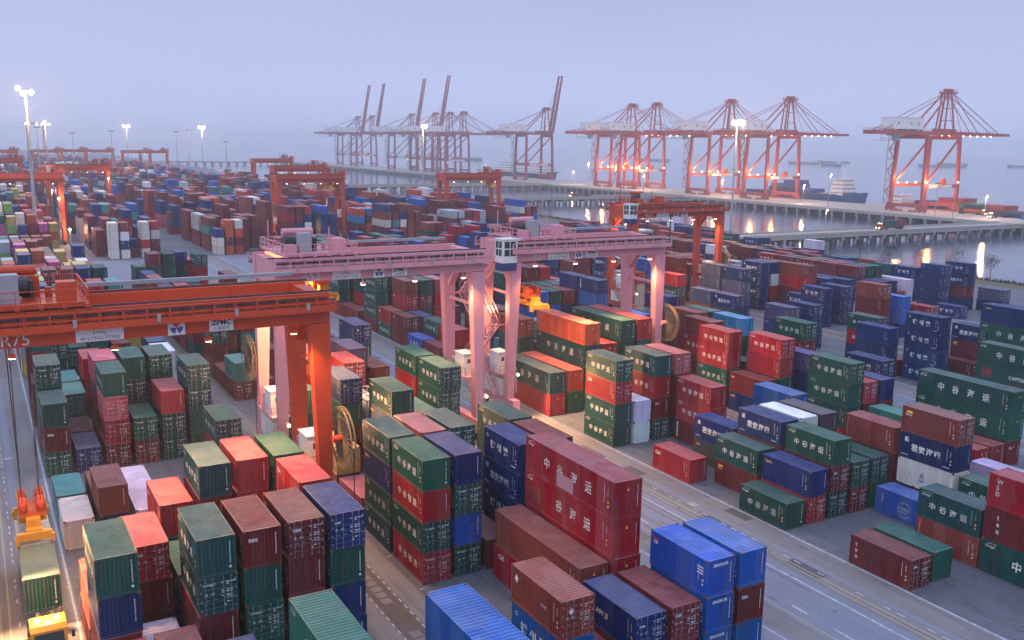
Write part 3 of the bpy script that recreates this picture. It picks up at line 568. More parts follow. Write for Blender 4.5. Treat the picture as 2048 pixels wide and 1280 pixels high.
def clabel(d):
    key = (d['b'], d['r'], d['bay'], d['t'])
    if key in CUSTOM: return CUSTOM[key]
    sh = lambda c: CNAME[c].split()[-1] if c not in 'BCL' else {'B': 'navy', 'C': 'light blue', 'L': 'blue'}[c]
    up, dn = SC_.get((d['sid'], d['t']+1)), SC_.get((d['sid'], d['t']-1))
    nb = ' between %s and %s' % (sh(up), sh(dn)) if up and dn else ' above %s' % sh(dn) if dn else ' below %s' % sh(up) if up else ' alone on ground'
    tr = ', top of %s' % NUM[d['n']] if d['t'] == d['n'] else ', bottom of %s' % NUM[d['n']] if d['t'] == 1 else ', %s up' % ORD[d['t']]
    if d['n'] == 1: tr = ''
    lg = 'long ' if d['k'] == 40 else ''; le = 'lettered ' if d['m'] in 'zlZPjucsokxnwpKAtd' else ''
    nm = CNAME[d['c']]; rw = ORD[d['r']+1]; by = ORD[min(30, max(0, round(d['bay']+1)))]; bl = BLKN[d['b']]
    for lg_, le_, nb_, tr_, fl in ((lg, le, nb, tr, ' from left'), (lg, '', nb, tr, ' from left'), (lg, '', nb, tr, ''), (lg, '', nb, '', ' from left'), ('', '', nb, '', ''), ('', '', nb, tr, ''), ('', '', '', tr, '')):
        t_ = '%s%s %scontainer%s%s, %s row%s, %s bay, %s' % (lg_, nm, le_, nb_, tr_, rw, fl, by, bl)
        if len(t_.split()) <= 16 and t_ not in USED: break
    USED.add(t_); return t_
USED = set(); SC_ = {}
def build_container(d):
    k = d['k']; colr = tuple(max(0.003, x*RN.uniform(0.68, 0.98)) for x in PAL[d['c']])
    root = thing('shipping_container', clabel(d), 'shipping container', (d['x'], d['y'], d['z']), RN.uniform(-0.004, 0.004), 'shipping containers stacked in the yard')
    root.scale = (1, 1, d['hz'])
    link('walls', CMESH[k, 'doorwall' if d['door'] else 'front'], root, colr)
    link('frame', CMESH[k, 'frame'], root, colr)
    if d['door']:
        for sg in (-1, 1):
            dr = link('door', CMESH[k, 'door', sg], root, colr)
            for x in ((-0.82, -0.34) if sg < 0 else (0.32, 0.80)): link('lock_rod', CMESH[k, 'rod', x], dr)
    for w in ('side', 'end'):
        me = lettering(w, d['m'], k, d['door'])
        if me: link(w+'_lettering', me, root)
    return root
TKEYS = None
#@TKEYS@ the containers that show largest
TKEYS = set('''2.3.2.4 2.0.1.3 2.2.2.2 2.4.1.3 2.3.2.3 1.5.-1.05.4 1.0.3.4 2.2.1.2 1.2.3.4 3.0.1.1 1.3.3.4 4.4.3.1.3 1.3.-0.3.4 1.4.3.4 2.3.1.2 1.5.3.4 3.3.1.2 2.0.4.4 2.5.1.3 3.5.2.4 1.3.5.4 3.0.3.1 1.1.4.3 3.1.3.2 3.2.3.3 1.2.3.3 1.0.3.3 1.4.5.4 3.5.2.3 4.4.3.1.2 2.0.4.3 2.1.4.4 2.0.4.2 1.2.5.3 3.5.3.3 2.3.4.4 1.1.7.2 2.0.4.1 3.0.5.1 1.3.3.3 3.1.4.2 3.1.1.1 3.2.9.2.4 3.2.4.3 1.4.3.3 3.3.-0.86.1 1.3.3.2 2.4.1.2 3.3.-0.86.3 1.2.3.2 3.3.1.1 2.0.5.4 3.4.2.1 1.5.3.3 1.0.7.1 2.2.7.4 1.5.4.4 4.0.5.4 3.3.-0.86.2 3.0.9.1.2 3.3.6.3 3.5.2.2 3.0.7.4 2.3.4.3 3.4.9.2.4 2.5.8.4 1.5.8.3 4.0.5.3 1.1.4.2 5.0.4.3 3.2.9.2.3 3.2.7.4 1.5.5.4 2.5.1.2 4.1.7.4 1.0.10.3 3.0.9.1.1 1.2.10.4 1.4.10.3 1.1.10.1 1.5.10.4 3.0.7.3 2.1.8.4 3.0.7.2 1.3.10.2 2.4.5.4 3.0.7.1 1.2.7.1 2.1.4.3 4.0.8.4 2.1.4.2 2.2.5.4 3.2.5.2 1.0.11.4 5.5.5.4.4 2.1.4.1 4.1.7.3 2.0.1.2 5.1.7.4 4.5.8.4 1.5.3.2 2.3.2.2 3.5.5.3 1.4.11.4 2.5.8.3 5.0.4.2 4.0.8.3 2.0.5.1 5.0.8.3 3.2.7.3 3.1.9.1.2 3.1.4.1 2.0.5.3 1.0.8.1 3.4.3.2 2.0.5.2 5.5.5.4.3 5.1.7.3 5.1.7.2 1.3.11.4 1.2.10.3 2.5.9.4 2.1.5.4 3.4.4.3 4.5.6.3 2.5.12.4 4.0.7.2 1.2.10.2 1.0.10.2 1.4.10.2 1.0.10.1 1.2.10.1 2.2.4.1 3.2.3.2 1.1.12.2 2.2.2.1 1.3.10.1 3.3.7.4 3.1.3.1 3.5.9.2.4 3.5.1.2 1.5.10.3 3.3.3.2 3.3.6.2 2.5.1.1 2.2.9.4 1.2.4.2 1.4.10.1 4.3.9.4 2.3.4.2 6.0.11.4 3.3.4.3 2.4.4.4 5.0.8.2 2.0.13.1 6.3.14.8.4 4.0.8.2 3.2.3.1 5.5.7.3 2.0.6.1 2.0.13.2 1.1.2.2 3.3.3.1 2.3.10.4 3.1.7.2 5.0.13.3 6.0.11.3 4.1.2.1 4.1.9.4 4.2.5.3 5.0.11.3 1.1.3.1 3.0.16.2 5.4.7.1 4.0.5.2 6.0.13.3 4.4.15.4 5.2.11.3 4.3.3.1.1 3.1.11.4 2.1.8.3 1.2.11.4 5.5.7.2 7.5.12.2 1.3.11.3 3.1.17.4 3.3.6.1 5.2.9.3 3.2.7.2 5.5.15.4 3.1.7.1 7.1.13.4 4.4.3.1.1 4.3.7.3 1.5.10.2 3.2.7.1 7.0.12.1 2.4.10.3 4.1.4.2 2.0.15.2 3.1.9.1.1 3.2.5.1 2.0.7.2 1.3.5.3 4.1.5.3 5.0.14.3 6.3.14.8.3 7.1.13.3 1.0.4.2 7.1.13.2 1.0.3.2 3.1.11.3 5.5.15.3 3.1.17.3 3.0.19.4.1 1.1.11.1 4.4.15.3 4.0.7.1 3.0.18.3 6.2.13.3 7.4.13.4 7.0.16.3 6.1.16.4 4.4.16.4 7.4.15.3 2.5.9.3 3.1.15.2 4.2.10.4 3.5.3.2 5.1.7.1 3.1.14.2 6.2.11.3 2.4.1.1 5.3.17.3 3.0.18.4 5.5.16.4 4.3.7.2 4.4.12.4 1.2.13.3 3.0.17.2 7.4.13.3 7.4.13.2 5.5.18.4 4.1.9.3 3.2.17.4 7.3.15.2 5.5.16.3 7.0.17.3 3.0.15.1 3.0.14.1 6.2.13.2 2.0.15.3 3.4.3.1 2.4.25.4 1.2.16.2 4.3.16.3 4.2.3.1.1 1.4.3.2 1.4.5.3 4.2.16.3 2.1.25.7.4 1.5.23.4 1.1.15.3 6.5.11.2 2.0.14.1 6.2.11.2 1.2.23.4 1.4.23.4 4.3.18.4 3.0.16.1 1.0.4.1 2.2.25.6.4 6.1.16.3 1.1.7.1 6.1.16.2 6.2.13.1 5.3.17.2 6.5.14.3 7.4.13.1 3.0.17.1 2.1.8.2 3.2.17.3 1.2.28.4 8.5.23.3 1.1.13.2 3.0.18.2 2.0.17.1 3.3.9.2.3 1.3.23.4'''.split())
rest = MB(); restcol = []; restmark = MB()
def key_of(d): return '%d.%d.%g.%d%s' % (d['b'], d['r'], d['bay'], d['t'], 'f' if d['far'] else '')
for d in CONT:
    if (key_of(d) in TKEYS) if TKEYS else (not d['far'] and d['y'] < 150 and d['b'] < 8):
        d['obj'] = build_container(d); continue
    L, hz = d['L'], d['hz']; x, y, z = d['x'], d['y'], d['z']; n0 = len(rest.f); v = RN.uniform(0.68, 1.1)
    cc = tuple(min(0.8, q*v) for q in PAL[d['c']])
    h = CW/2; zt = z+CHT*hz
    near = y < 330
    if near:      # posts, rails and recessed walls
        rest.box(x-h+0.03, y-L/2+0.04, z+0.02, x+h-0.03, y+L/2-0.04, zt-0.02); restcol += [cc]*6
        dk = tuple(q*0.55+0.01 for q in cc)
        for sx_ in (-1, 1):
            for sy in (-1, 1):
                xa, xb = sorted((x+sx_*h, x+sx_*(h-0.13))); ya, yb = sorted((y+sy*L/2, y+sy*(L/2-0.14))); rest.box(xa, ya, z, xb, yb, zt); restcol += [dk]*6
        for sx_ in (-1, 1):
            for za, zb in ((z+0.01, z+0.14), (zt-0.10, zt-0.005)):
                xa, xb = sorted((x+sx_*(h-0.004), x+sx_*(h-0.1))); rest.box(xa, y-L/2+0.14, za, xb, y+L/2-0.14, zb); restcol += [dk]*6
    else:
        rest.box(x-h, y-L/2, z, x+h, y+L/2, zt); restcol += [cc]*6
    if d['m'] != '.' and y < 420 and (d['m'] in 'zlujscAaK' or near):
        side_marks(d['m'], L, restmark, -CW/2-0.012, x, y, z, hz)
        if near: end_marks(d['m'], L, False, restmark, x, y-0.012, z, hz)
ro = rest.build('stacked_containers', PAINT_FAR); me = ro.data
at = me.color_attributes.new('Col', 'FLOAT_COLOR', 'CORNER')
flat = []
for p_, c_ in zip(me.polygons, restcol): flat += [c_[0], c_[1], c_[2], 1.0]*p_.loop_total
at.data.foreach_set('color', flat)
tag(ro, 'thousands of stacked containers in faded colours filling the distant yard', 'containers', None, 'stuff')
if restmark.f: restmark.build('lettering', MARKM, ro)
tank = thing('tank_container', 'white cylindrical tank in an open steel frame among lit container stacks', 'tank container', (BX[1]+2*PX+CW/2, BY[1]+7*PY+3.03, 5.21))
mb = MB(); mb.tube((0, -2.9, 1.3), (0, 2.9, 1.3), 1.12, n=20)
for yy in (-2.0, -0.7, 0.7, 2.0): mb.tube((0, yy-0.04, 1.3), (0, yy+0.04, 1.3), 1.16, n=20)
mb.tube((0, 0, 2.3), (0, 0, 2.52), 0.28, n=12); mb.build('tank', MAT['white'], tank)
mb = MB()
for sy in (-1, 1):
    for sx_ in (-1, 1):
        mb.box(sx_*1.15-0.07, sy*2.95-0.07, 0, sx_*1.15+0.07, sy*2.95+0.07, 2.59); mb.beam((sx_*1.15, sy*2.95, 0.1), (sx_*0.3, sy*2.95, 1.3), 0.08)
    for zz in (0.07, 2.52): mb.box(-1.08, sy*2.95-0.06, zz-0.06, 1.08, sy*2.95+0.06, zz+0.06)
for sx_ in (-1, 1):
    for zz in (0.08, 2.5): mb.box(sx_*1.15-0.06, -2.88, zz-0.07, sx_*1.15+0.06, 2.88, zz+0.07)
mb.build('tank_frame', MAT['grey'], tank)
mb = MB(); mb.box(-0.3, -2.6, 2.5, 0.3, -0.4, 2.54); mb.box(-0.3, 0.4, 2.5, 0.3, 2.6, 2.54); mb.build('walkway', MAT['grey'], tank)

# ------------------------------------------------------------------ ground, roads, water
def struct(name, mb, m, kind='structure'):
    o = mb.build(name, m); o['kind'] = kind; return o
m, t, b = new_mat('yard_paving'); pos = N(t, 'ShaderNodeNewGeometry').outputs['Position']
br = N(t, 'ShaderNodeTexBrick'); t.links.new(pos, br.inputs['Vector']); br.inputs['Scale'].default_value = 1.0; br.inputs['Brick Width'].default_value = 0.9; br.inputs['Row Height'].default_value = 0.45; br.inputs['Mortar Size'].default_value = 0.045
br.inputs['Color1'].default_value = (0.128,0.143,0.178,1); br.inputs['Color2'].default_value = (0.116,0.131,0.165,1); br.inputs['Mortar'].default_value = (0.088,0.097,0.12,1)
n1 = mapr(t, noise(t, pos, 0.09, 6, 0.65), 0.35, 0.7); n2 = mapr(t, noise(t, vmul(t, pos, (0.9,0.05,1)), 1.0, 5), 0.48, 0.68, 0, 0.75); n3 = mapr(t, noise(t, pos, 0.45, 7, 0.78), 0.52, 0.66, 0, 0.8)
c = mixc(t, math2(t, 'MULTIPLY', n1, 0.5), br.outputs['Color'], (0.185,0.192,0.215)); c = mixc(t, n2, c, (0.085,0.085,0.095)); c = mixc(t, n3, c, (0.07,0.068,0.07))
t.links.new(c, b.inputs['Base Color']); b.inputs['Roughness'].default_value = 0.75; b.inputs['Specular IOR Level'].default_value = 0.3
PAVE = m
m, t, b = new_mat('runway_concrete'); pos = N(t, 'ShaderNodeNewGeometry').outputs['Position']
n1 = mapr(t, noise(t, pos, 0.25, 6, 0.7), 0.35, 0.7); n2 = mapr(t, noise(t, vmul(t, pos, (1.4,0.06,1)), 1.0, 5), 0.5, 0.75, 0, 0.75); n3 = mapr(t, noise(t, pos, 1.3, 5, 0.7), 0.62, 0.72, 0, 0.5)
c = mixc(t, n1, (0.175,0.172,0.182), (0.225,0.218,0.222)); c = mixc(t, n2, c, (0.115,0.11,0.112)); c = mixc(t, n3, c, (0.07,0.067,0.066))
t.links.new(c, b.inputs['Base Color']); b.inputs['Roughness'].default_value = 0.8; b.inputs['Specular IOR Level'].default_value = 0.25
RUNW = m
m, t, b = new_mat('lane_asphalt'); pos = N(t, 'ShaderNodeNewGeometry').outputs['Position']
n1 = mapr(t, noise(t, pos, 0.15, 6, 0.7), 0.35, 0.7); n2 = mapr(t, noise(t, vmul(t, pos, (1.2,0.04,1)), 1.0, 5), 0.5, 0.75, 0, 0.5); n3 = mapr(t, noise(t, pos, 18, 3, 0.7), 0.4, 0.6, 0, 0.25)
c = mixc(t, n1, (0.15,0.175,0.242), (0.188,0.215,0.288)); c = mixc(t, n2, c, (0.095,0.108,0.145)); c = mixc(t, n3, c, (0.32,0.33,0.37))
t.links.new(c, b.inputs['Base Color']); b.inputs['Roughness'].default_value = 0.7; b.inputs['Specular IOR Level'].default_value = 0.3
LANE = m
m, t, b = new_mat('road_paint'); pos = N(t, 'ShaderNodeNewGeometry').outputs['Position']; n1 = mapr(t, noise(t, pos, 3.5, 6, 0.75), 0.45, 0.62)
t.links.new(mixc(t, n1, (0.55,0.56,0.58), (0.24,0.25,0.29)), b.inputs['Base Color']); b.inputs['Roughness'].default_value = 0.7; RPW = m
m, t, b = new_mat('road_paint_yellow'); pos = N(t, 'ShaderNodeNewGeometry').outputs['Position']; n1 = mapr(t, noise(t, pos, 3.0, 6, 0.75), 0.45, 0.62)
t.links.new(mixc(t, n1, (0.40,0.34,0.19), (0.26,0.25,0.23)), b.inputs['Base Color']); b.inputs['Roughness'].default_value = 0.7; RPY = m
SHORE = 243.0
mb = MB(); mb.poly([(-1500, -300, 0), (SHORE, -300, 0), (SHORE, 2600, 0), (-1500, 2600, 0)]); struct('yard_ground', mb, PAVE)
mb = MB(); mb.poly([(SHORE, -300, 0), (SHORE+9, -300, -5.5), (SHORE+9, 2600, -5.5), (SHORE, 2600, 0)]); struct('shore_slope', mb, steel('shore_rock', (0.12,0.105,0.09), 0.9, 0.6, (0.05,0.05,0.04), 0.5))
lane, run, white, yell, dark = MB(), MB(), MB(), MB(), MB()
def strip(mb, x0, x1, y0, y1, z): mb.poly([(x0, y0, z), (x1, y0, z), (x1, y1, z), (x0, y1, z)])
Y0, Y1 = -20, 285
for sh in (-58.4, 0, 57.8, 115.3):
    strip(lane, 46.4+sh, 62.9+sh, Y0, Y1, 0.004)
    for a, c_ in ((48.9, 51.3), (57.3, 59.4), (60.0, 62.45)): strip(run, a+sh, c_+sh, Y0, Y1, 0.008)
    strip(white, 62.62+sh, 62.78+sh, Y0, Y1, 0.012); strip(white, 56.32+sh, 56.47+sh, Y0, Y1, 0.012); strip(white, 48.4+sh, 48.52+sh, Y0, Y1, 0.012)
    for xx in (58.35, 57.75, 51.65): strip(yell, xx+sh, xx+0.13+sh, Y0, Y1, 0.012)
    yy = Y0
    while yy < Y1:
        strip(white, 58.95+sh, 59.07+sh, yy, yy+0.7, 0.012); strip(white, 52.7+sh, 52.85+sh, yy, yy+(4.0 if int(yy/6.5) % 3 else 1.6), 0.012)
        if int(yy*7) % 11 == 0:
            for q in range(3): strip(white, 59.3+sh, 60.1+sh, yy+1.2+0.35*q, yy+1.35+0.35*q, 0.012)
        yy += 1.35 if False else 6.5
    yy = Y0
    while yy < Y1:
        strip(white, 58.95+sh, 59.07+sh, yy+1.3, yy+2.0, 0.0125) if int(yy) % 2 else None
        yy += 1.3
    for xx in (3.0,):
        mb_y = 146
        white.poly([(54.6+sh-0.15, mb_y, 0.012), (54.6+sh+0.15, mb_y, 0.012), (54.6+sh+0.15, mb_y+2.2, 0.012), (54.6+sh-0.15, mb_y+2.2, 0.012)])
        white.poly([(54.6+sh-0.5, mb_y, 0.0125), (54.6+sh, mb_y-1.6, 0.0125), (54.6+sh+0.5, mb_y, 0.0125)])
for sh in (0, 58.6, 115.8, 173.0):        # paired crane tracks between two blocks
    for a, c_ in ((22.6, 24.3), (26.45, 28.2)): strip(run, a+sh, c_+sh, Y0, Y1, 0.008)
    strip(dark, 24.5+sh, 26.2+sh, Y0, Y1, 0.006)
    yy = Y0
    while yy < 180:
        for xx in (24.33, 26.27): strip(white, xx+sh, xx+0.09+sh, yy, yy+0.55, 0.012)
        strip(run, 24.95+sh, 25.75+sh, yy+0.2, yy+0.2+0.85*(int(yy*3) % 3 != 0), 0.010)
        yy += 1.1
# slot lines, bay marks and oil stains round the open slots of the block right of the road
for bx in BX:
    for r in range(7): strip(dark, bx+r*PX-0.36, bx+r*PX-0.30, 30, 240, 0.005)
for i in range(26):
    for bx in BX[:5]: strip(white, bx-0.5, bx-0.1, 42.4+i*PY, 42.52+i*PY, 0.012)
strip(lane, -40, SHORE-3, 243, 286, 0.003)
gs = random.Random(3); stain = MB(); patch = MB()
for i in range(260):
    x = gs.choice((gs.uniform(46, 64), gs.uniform(46, 64), gs.uniform(62, 84), gs.uniform(-1, 28), gs.uniform(84, 122))); y = gs.uniform(30, 130); r_ = min(0.16, abs(gs.gauss(0.06, 0.08))+0.03); el = gs.uniform(1, 3.5)
    stain.poly([(x+r_*math.cos(a*0.7854)*gs.uniform(.6, 1.2), y+r_*el*math.sin(a*0.7854)*gs.uniform(.6, 1.2), 0.0135) for a in range(8)])
for i in range(18):
    x = gs.uniform(47, 62); y = gs.uniform(30, 150); w = gs.uniform(0.5, 1.8); l_ = gs.uniform(0.8, 5); patch.poly([(x, y, 0.0095), (x+w, y, 0.0095), (x+w, y+l_, 0.0095), (x, y+l_, 0.0095)])
tk_ = MB()
for i in range(9):
    x = gs.uniform(47, 62.3); y = gs.uniform(25, 110); l_ = gs.uniform(8, 40); dx_ = gs.uniform(-.6, .6)
    for o_ in (0, 1.9): tk_.poly([(x+o_, y, 0.0128), (x+o_+0.22, y, 0.0128), (x+o_+0.22+dx_, y+l_, 0.0128), (x+o_+dx_, y+l_, 0.0128)])
struct('road_stain', stain, plain('oil_stain', (0.085,0.088,0.10), 0.6)); struct('road_patch', patch, steel('asphalt_patch', (0.085,0.09,0.105), 0.85, 0.4, (0.14,0.14,0.15))); struct('tyre_mark', tk_, steel('tyre_rubber', (0.125,0.14,0.18), 0.7, 0.5, (0.17,0.185,0.23), 1.5))
struct('road_lane', lane, LANE); struct('crane_runway', run, RUNW); struct('road_marking', white, RPW); struct('yellow_road_marking', yell, RPY); struct('cable_trench', dark, steel('trench', (0.10,0.085,0.08), 0.8, 0.5, (0.05,0.04,0.035), 0.8))
WZ = -4.6
m, t, b = new_mat('sea_water'); pos = N(t, 'ShaderNodeNewGeometry').outputs['Position']
b.inputs['Base Color'].default_value = (0.06,0.085,0.135,1); b.inputs['Roughness'].default_value = 0.09; b.inputs['IOR'].default_value = 1.33; b.inputs['Specular IOR Level'].default_value = 0.6
h = math2(t, 'ADD', math2(t, 'MULTIPLY', noise(t, vmul(t, pos, (0.32,0.5,1)), 1.0, 5, 0.6), 0.8), math2(t, 'MULTIPLY', noise(t, vmul(t, pos, (0.05,0.09,1)), 1.0, 4, 0.5), 1.4))
bp = N(t, 'ShaderNodeBump'); bp.inputs['Strength'].default_value = 0.32; bp.inputs['Distance'].default_value = 0.3; t.links.new(h, bp.inputs['Height']); t.links.new(bp.outputs[0], b.inputs['Normal'])
mb = MB(); mb.poly([(SHORE-10, -600, WZ), (9500, -600, WZ), (9500, 14000, WZ), (SHORE-10, 14000, WZ)]); mb.poly([(-9000, 2590, WZ), (SHORE-10, 2590, WZ), (SHORE-10, 14000, WZ), (-9000, 14000, WZ)]); struct('sea_water', mb, m)
# planted strip along the shore
mb = MB(); strip(mb, SHORE-11, SHORE-0.2, -100, 700, 0.004); struct('verge', mb, steel('dry_grass', (0.115,0.105,0.06), 0.9, 0.5, (0.17,0.145,0.10), 0.6))
mb = MB(); rg = random.Random(5)
for i in range(2600):
    y = rg.uniform(60, 420); x = SHORE-2.2+rg.gauss(0, 0.5); h = rg.uniform(0.5, 1.35); a = rg.uniform(0, 6.28); w = rg.uniform(0.15, 0.35)
    mb.poly([(x-w*math.cos(a), y-w*math.sin(a), 0), (x+w*math.cos(a), y+w*math.sin(a), 0), (x+rg.uniform(-.3,.3), y+rg.uniform(-.3,.3), h)])
tag(mb.build('hedge', steel('hedge_leaf', (0.045,0.055,0.025), 0.8, 0.4, (0.09,0.07,0.04), 2)), 'low dark hedge of scrub along the edge of the water', 'hedge', None, 'stuff')

# ------------------------------------------------------------------ lamps
WARM = (1.0, 0.52, 0.21)
def lamp_light(parent, loc, power, spot=None, size=0.25, col=WARM, aim=None, blend=0.6):
    l = bpy.data.lights.new('lamp_light', 'SPOT' if spot else 'POINT'); l.energy = power; l.color = col; l.shadow_soft_size = size
    if spot: l.spot_size = rad(spot); l.spot_blend = blend
    o = bpy.data.objects.new('lamp_light', l); COL.objects.link(o); o.parent = parent; o.location = loc
    if aim is not None: o.rotation_euler = Vector(aim).to_track_quat('-Z', 'Y').to_euler()
    return o

# ------------------------------------------------------------------ rubber-tyred yard gantries
def disc(mb, c, r, t, n=28, m=0, hole=0.0):
    c = Vector(c)
    for i in range(n):
        a, b_ = 2*math.pi*i/n, 2*math.pi*(i+1)/n
        P_ = lambda rr, an, dx: (c.x+dx, c.y+rr*math.cos(an), c.z+rr*math.sin(an))
        mb.poly([P_(r, a, -t), P_(r, b_, -t), P_(r, b_, t), P_(r, a, t)], m)
        mb.poly([P_(hole, a, -t), P_(r, a, -t), P_(r, b_, -t), P_(hole, b_, -t)], m); mb.poly([P_(hole, a, t), P_(hole, b_, t), P_(r, b_, t), P_(r, a, t)], m)
def rtg(label, X, Y, S, Wb, pm, num=None, sg=(2.4, 7.1, 10.5, 12.8), trolley=1.5, reel='R', reel_y=-0.8, detail=True, lamps=True, stairs=None, cab=True, power=2600, lit=(0.12, 0.38, 0.64, 0.9), sill='LR', group='yard gantry cranes'):
    g = thing('gantry_crane', label, 'gantry crane', (X, Y, 0), 0, group); P_ = pm
    for x, o in ((0, -1), (S, 1)):
        for y in (0, Wb):
            mb = MB(); xo = x+o*0.62
            a, b_ = sorted((xo, xo-o*1.65)); c_, d_ = sorted((xo, xo-o*0.9))
            pts = [(c_, y-0.45, 2.6), (d_, y-0.45, 2.6), (b_, y-0.55, 20.3), (a, y-0.55, 20.3)]; pt2 = [(p[0], 2*y-p[1], p[2]) for p in pts]
            mb.poly(pts); mb.poly(pt2[::-1])
            for i in range(4): j = (i+1) % 4; mb.poly([pts[j], pts[i], pt2[i], pt2[j]])
            mb.build('leg', P_, g)
        mb = MB().box(x-0.5, -1.6, 1.65, x+0.5, Wb+1.6, 2.6)
        if detail: MB().beam((x, 0.6, 16.2), (x, Wb-0.6, 16.2), 0.32).build('brace', P_, g)
        sl_ = mb.build('sill_beam', P_, g)
        mb = MB().box(x-0.5, 0.51, 19.9, x+0.5, Wb-0.51, 22.6); mb.beam((x, 0.4, 17.8), (x, 2.2, 19.8), 0.8, 0.5); mb.beam((x, Wb-0.4, 17.8), (x, Wb-2.2, 19.8), 0.8, 0.5)
        mb.build('end_beam', P_, g)
        for y in (-0.9, Wb+0.9):
            bo = MB().box(x-0.55, y-0.75, 1.0, x+0.55, y+0.75, 1.65).build('bogie', P_, g)
            wm = MB()
            for dy in (-0.85, 0.85): wm.tube((x-0.32, y+dy, 0.76), (x+0.32, y+dy, 0.76), 0.75, n=16)
            wm.build('wheel', MAT['rubber'], bo)
    for y, nm in ((0, 1), (Wb, 0)):
        mb = MB().box(-0.6, y-0.5, 20.35, S+0.6, y+0.5, 22.8)
        for i in range(int(S//3)): mb.box(1.5+3*i, y-0.53, 20.4, 1.58+3*i, y+0.53, 22.75)
        mb.box(-1.2, y-0.06, 22.8, S+1.0, y+0.06, 22.95, 1)
        gi = mb.build('girder', [P_, MAT['dark']], g)
        mb = MB(); sy = -1 if y == 0 else 1; ya, yb = sorted((y+sy*0.5, y+sy*1.5))
        mb.box(-0.8, ya, 21.5, S+0.8, yb, 21.57, 1); mb.box(-0.8, y+sy*1.5-0.03, 21.42, S+0.8, y+sy*1.5+0.03, 21.95)
        mb.rail((-0.8, y+sy*1.5, 21.57), (S+0.8, y+sy*1.5, 21.57), 1.15, r=0.055)
        mb.build('walkway', [P_, MAT['dark']], gi)
        if detail:
            mb = MB()
            for zz, w_ in ((22.25, 0.16), (22.5, 0.07), (21.75, 0.10)): mb.box(-0.4, y+sy*0.53-0.04, zz, S+0.4, y+sy*0.53+0.04, zz+w_)
            for i in range(int(S/1.1)): mb.beam((0.3+i*1.1, y+sy*0.54, 21.75), (0.3+i*1.1, y+sy*0.54, 22.6), 0.06)
            mb.build('cable_run', MAT['dark'], gi); mb = MB()
            for i in range(5): xx = 1.5+(S-3)*i/4; mb.box(xx-0.12, y+sy*1.55-0.1, 21.65, xx+0.12, y+sy*1.55+0.1, 22.2)
            mb.build('junction_box', MAT['grey'], gi)
    if detail:
        mb = MB().box(6.5, Wb+1.5, 23.1, S+0.2, Wb+1.95, 23.4); mb.build('cable_tray', MAT['grey'], g)
        for i in range(5): xx = 7+(S-8)*i/4; 
    # trolley with hoist machinery
    tx = trolley; tr = MB(); [tr.box(tx-1.5+q*1.5, -0.9, 22.97, tx-1.2+q*1.5, Wb+0.9, 23.2) for q in range(6)]; tr.box(tx-1.2, 0.4, 23.05, tx+6.0, Wb-0.4, 23.15)
    for y in (0, Wb): tr.box(tx-1.3, y-0.3, 22.96, tx+6.0, y+0.3, 23.3)
    tr.box(tx+4.3, 0.9, 23.20, tx+5.6, 2.2, 24.6); tr.box(tx-1.0, 0.6, 23.20, tx+0.1, 1.7, 24.1); [tr.tube((tx+3.9+q*0.7, 3.2, 23.2), (tx+3.9+q*0.7, 3.2, 24.0), 0.25, n=8) for q in range(3)]; tr.beam((tx+4.8, 3.9, 23.2), (tx+4.8, 3.9, 25.6), 0.12); tr.beam((tx-0.9, Wb, 23.2), (tx-0.9, Wb, 26.2), 0.1)
    for q in ((tx-1.5, -0.9), (tx+6.2, -0.9)): tr.rail((q[0], -0.9, 23.20), (q[0], Wb+0.9, 23.20), 1.1, r=0.045)
    tr.rail((tx-1.5, -0.9, 23.20), (tx+6.2, -0.9, 23.20), 1.1, r=0.03); tr.rail((tx-1.5, Wb+0.9, 23.20), (tx+6.2, Wb+0.9, 23.20), 1.1, r=0.03)
    to = tr.build('trolley', P_, g)
    mb = MB().tube((tx-0.2, 3.3, 24.1), (tx+2.6, 3.3, 24.1), 0.7, n=18)
    for q in range(6): mb.tube((tx+q*0.45, 3.3, 24.1), (tx+0.15+q*0.45, 3.3, 24.1), 0.76, n=18)
    mb.box(tx-0.5, 2.5, 23.2, tx-0.25, 4.1, 24.6); mb.box(tx+2.65, 2.5, 23.2, tx+2.9, 4.1, 24.6); mb.build('hoist_drum', MAT['dark'], to)
    mb = MB().tube((tx-0.2, 4.9, 25.1), (tx+3.2, 4.9, 25.1), 0.38, n=14); mb.box(tx+2.2, 4.3, 23.2, tx+3.4, 5.4, 24.7); mb.tube((tx+0.4, 4.9, 23.2), (tx+0.4, 4.9, 25.1), 0.1, n=6); mb.build('hoist_motor_cover', P_, to)
    mb = MB().box(tx+0.6, 1.1, 23.20, tx+1.9, 2.3, 25.25); mb.build('control_cabinet', MAT['grey'], to)
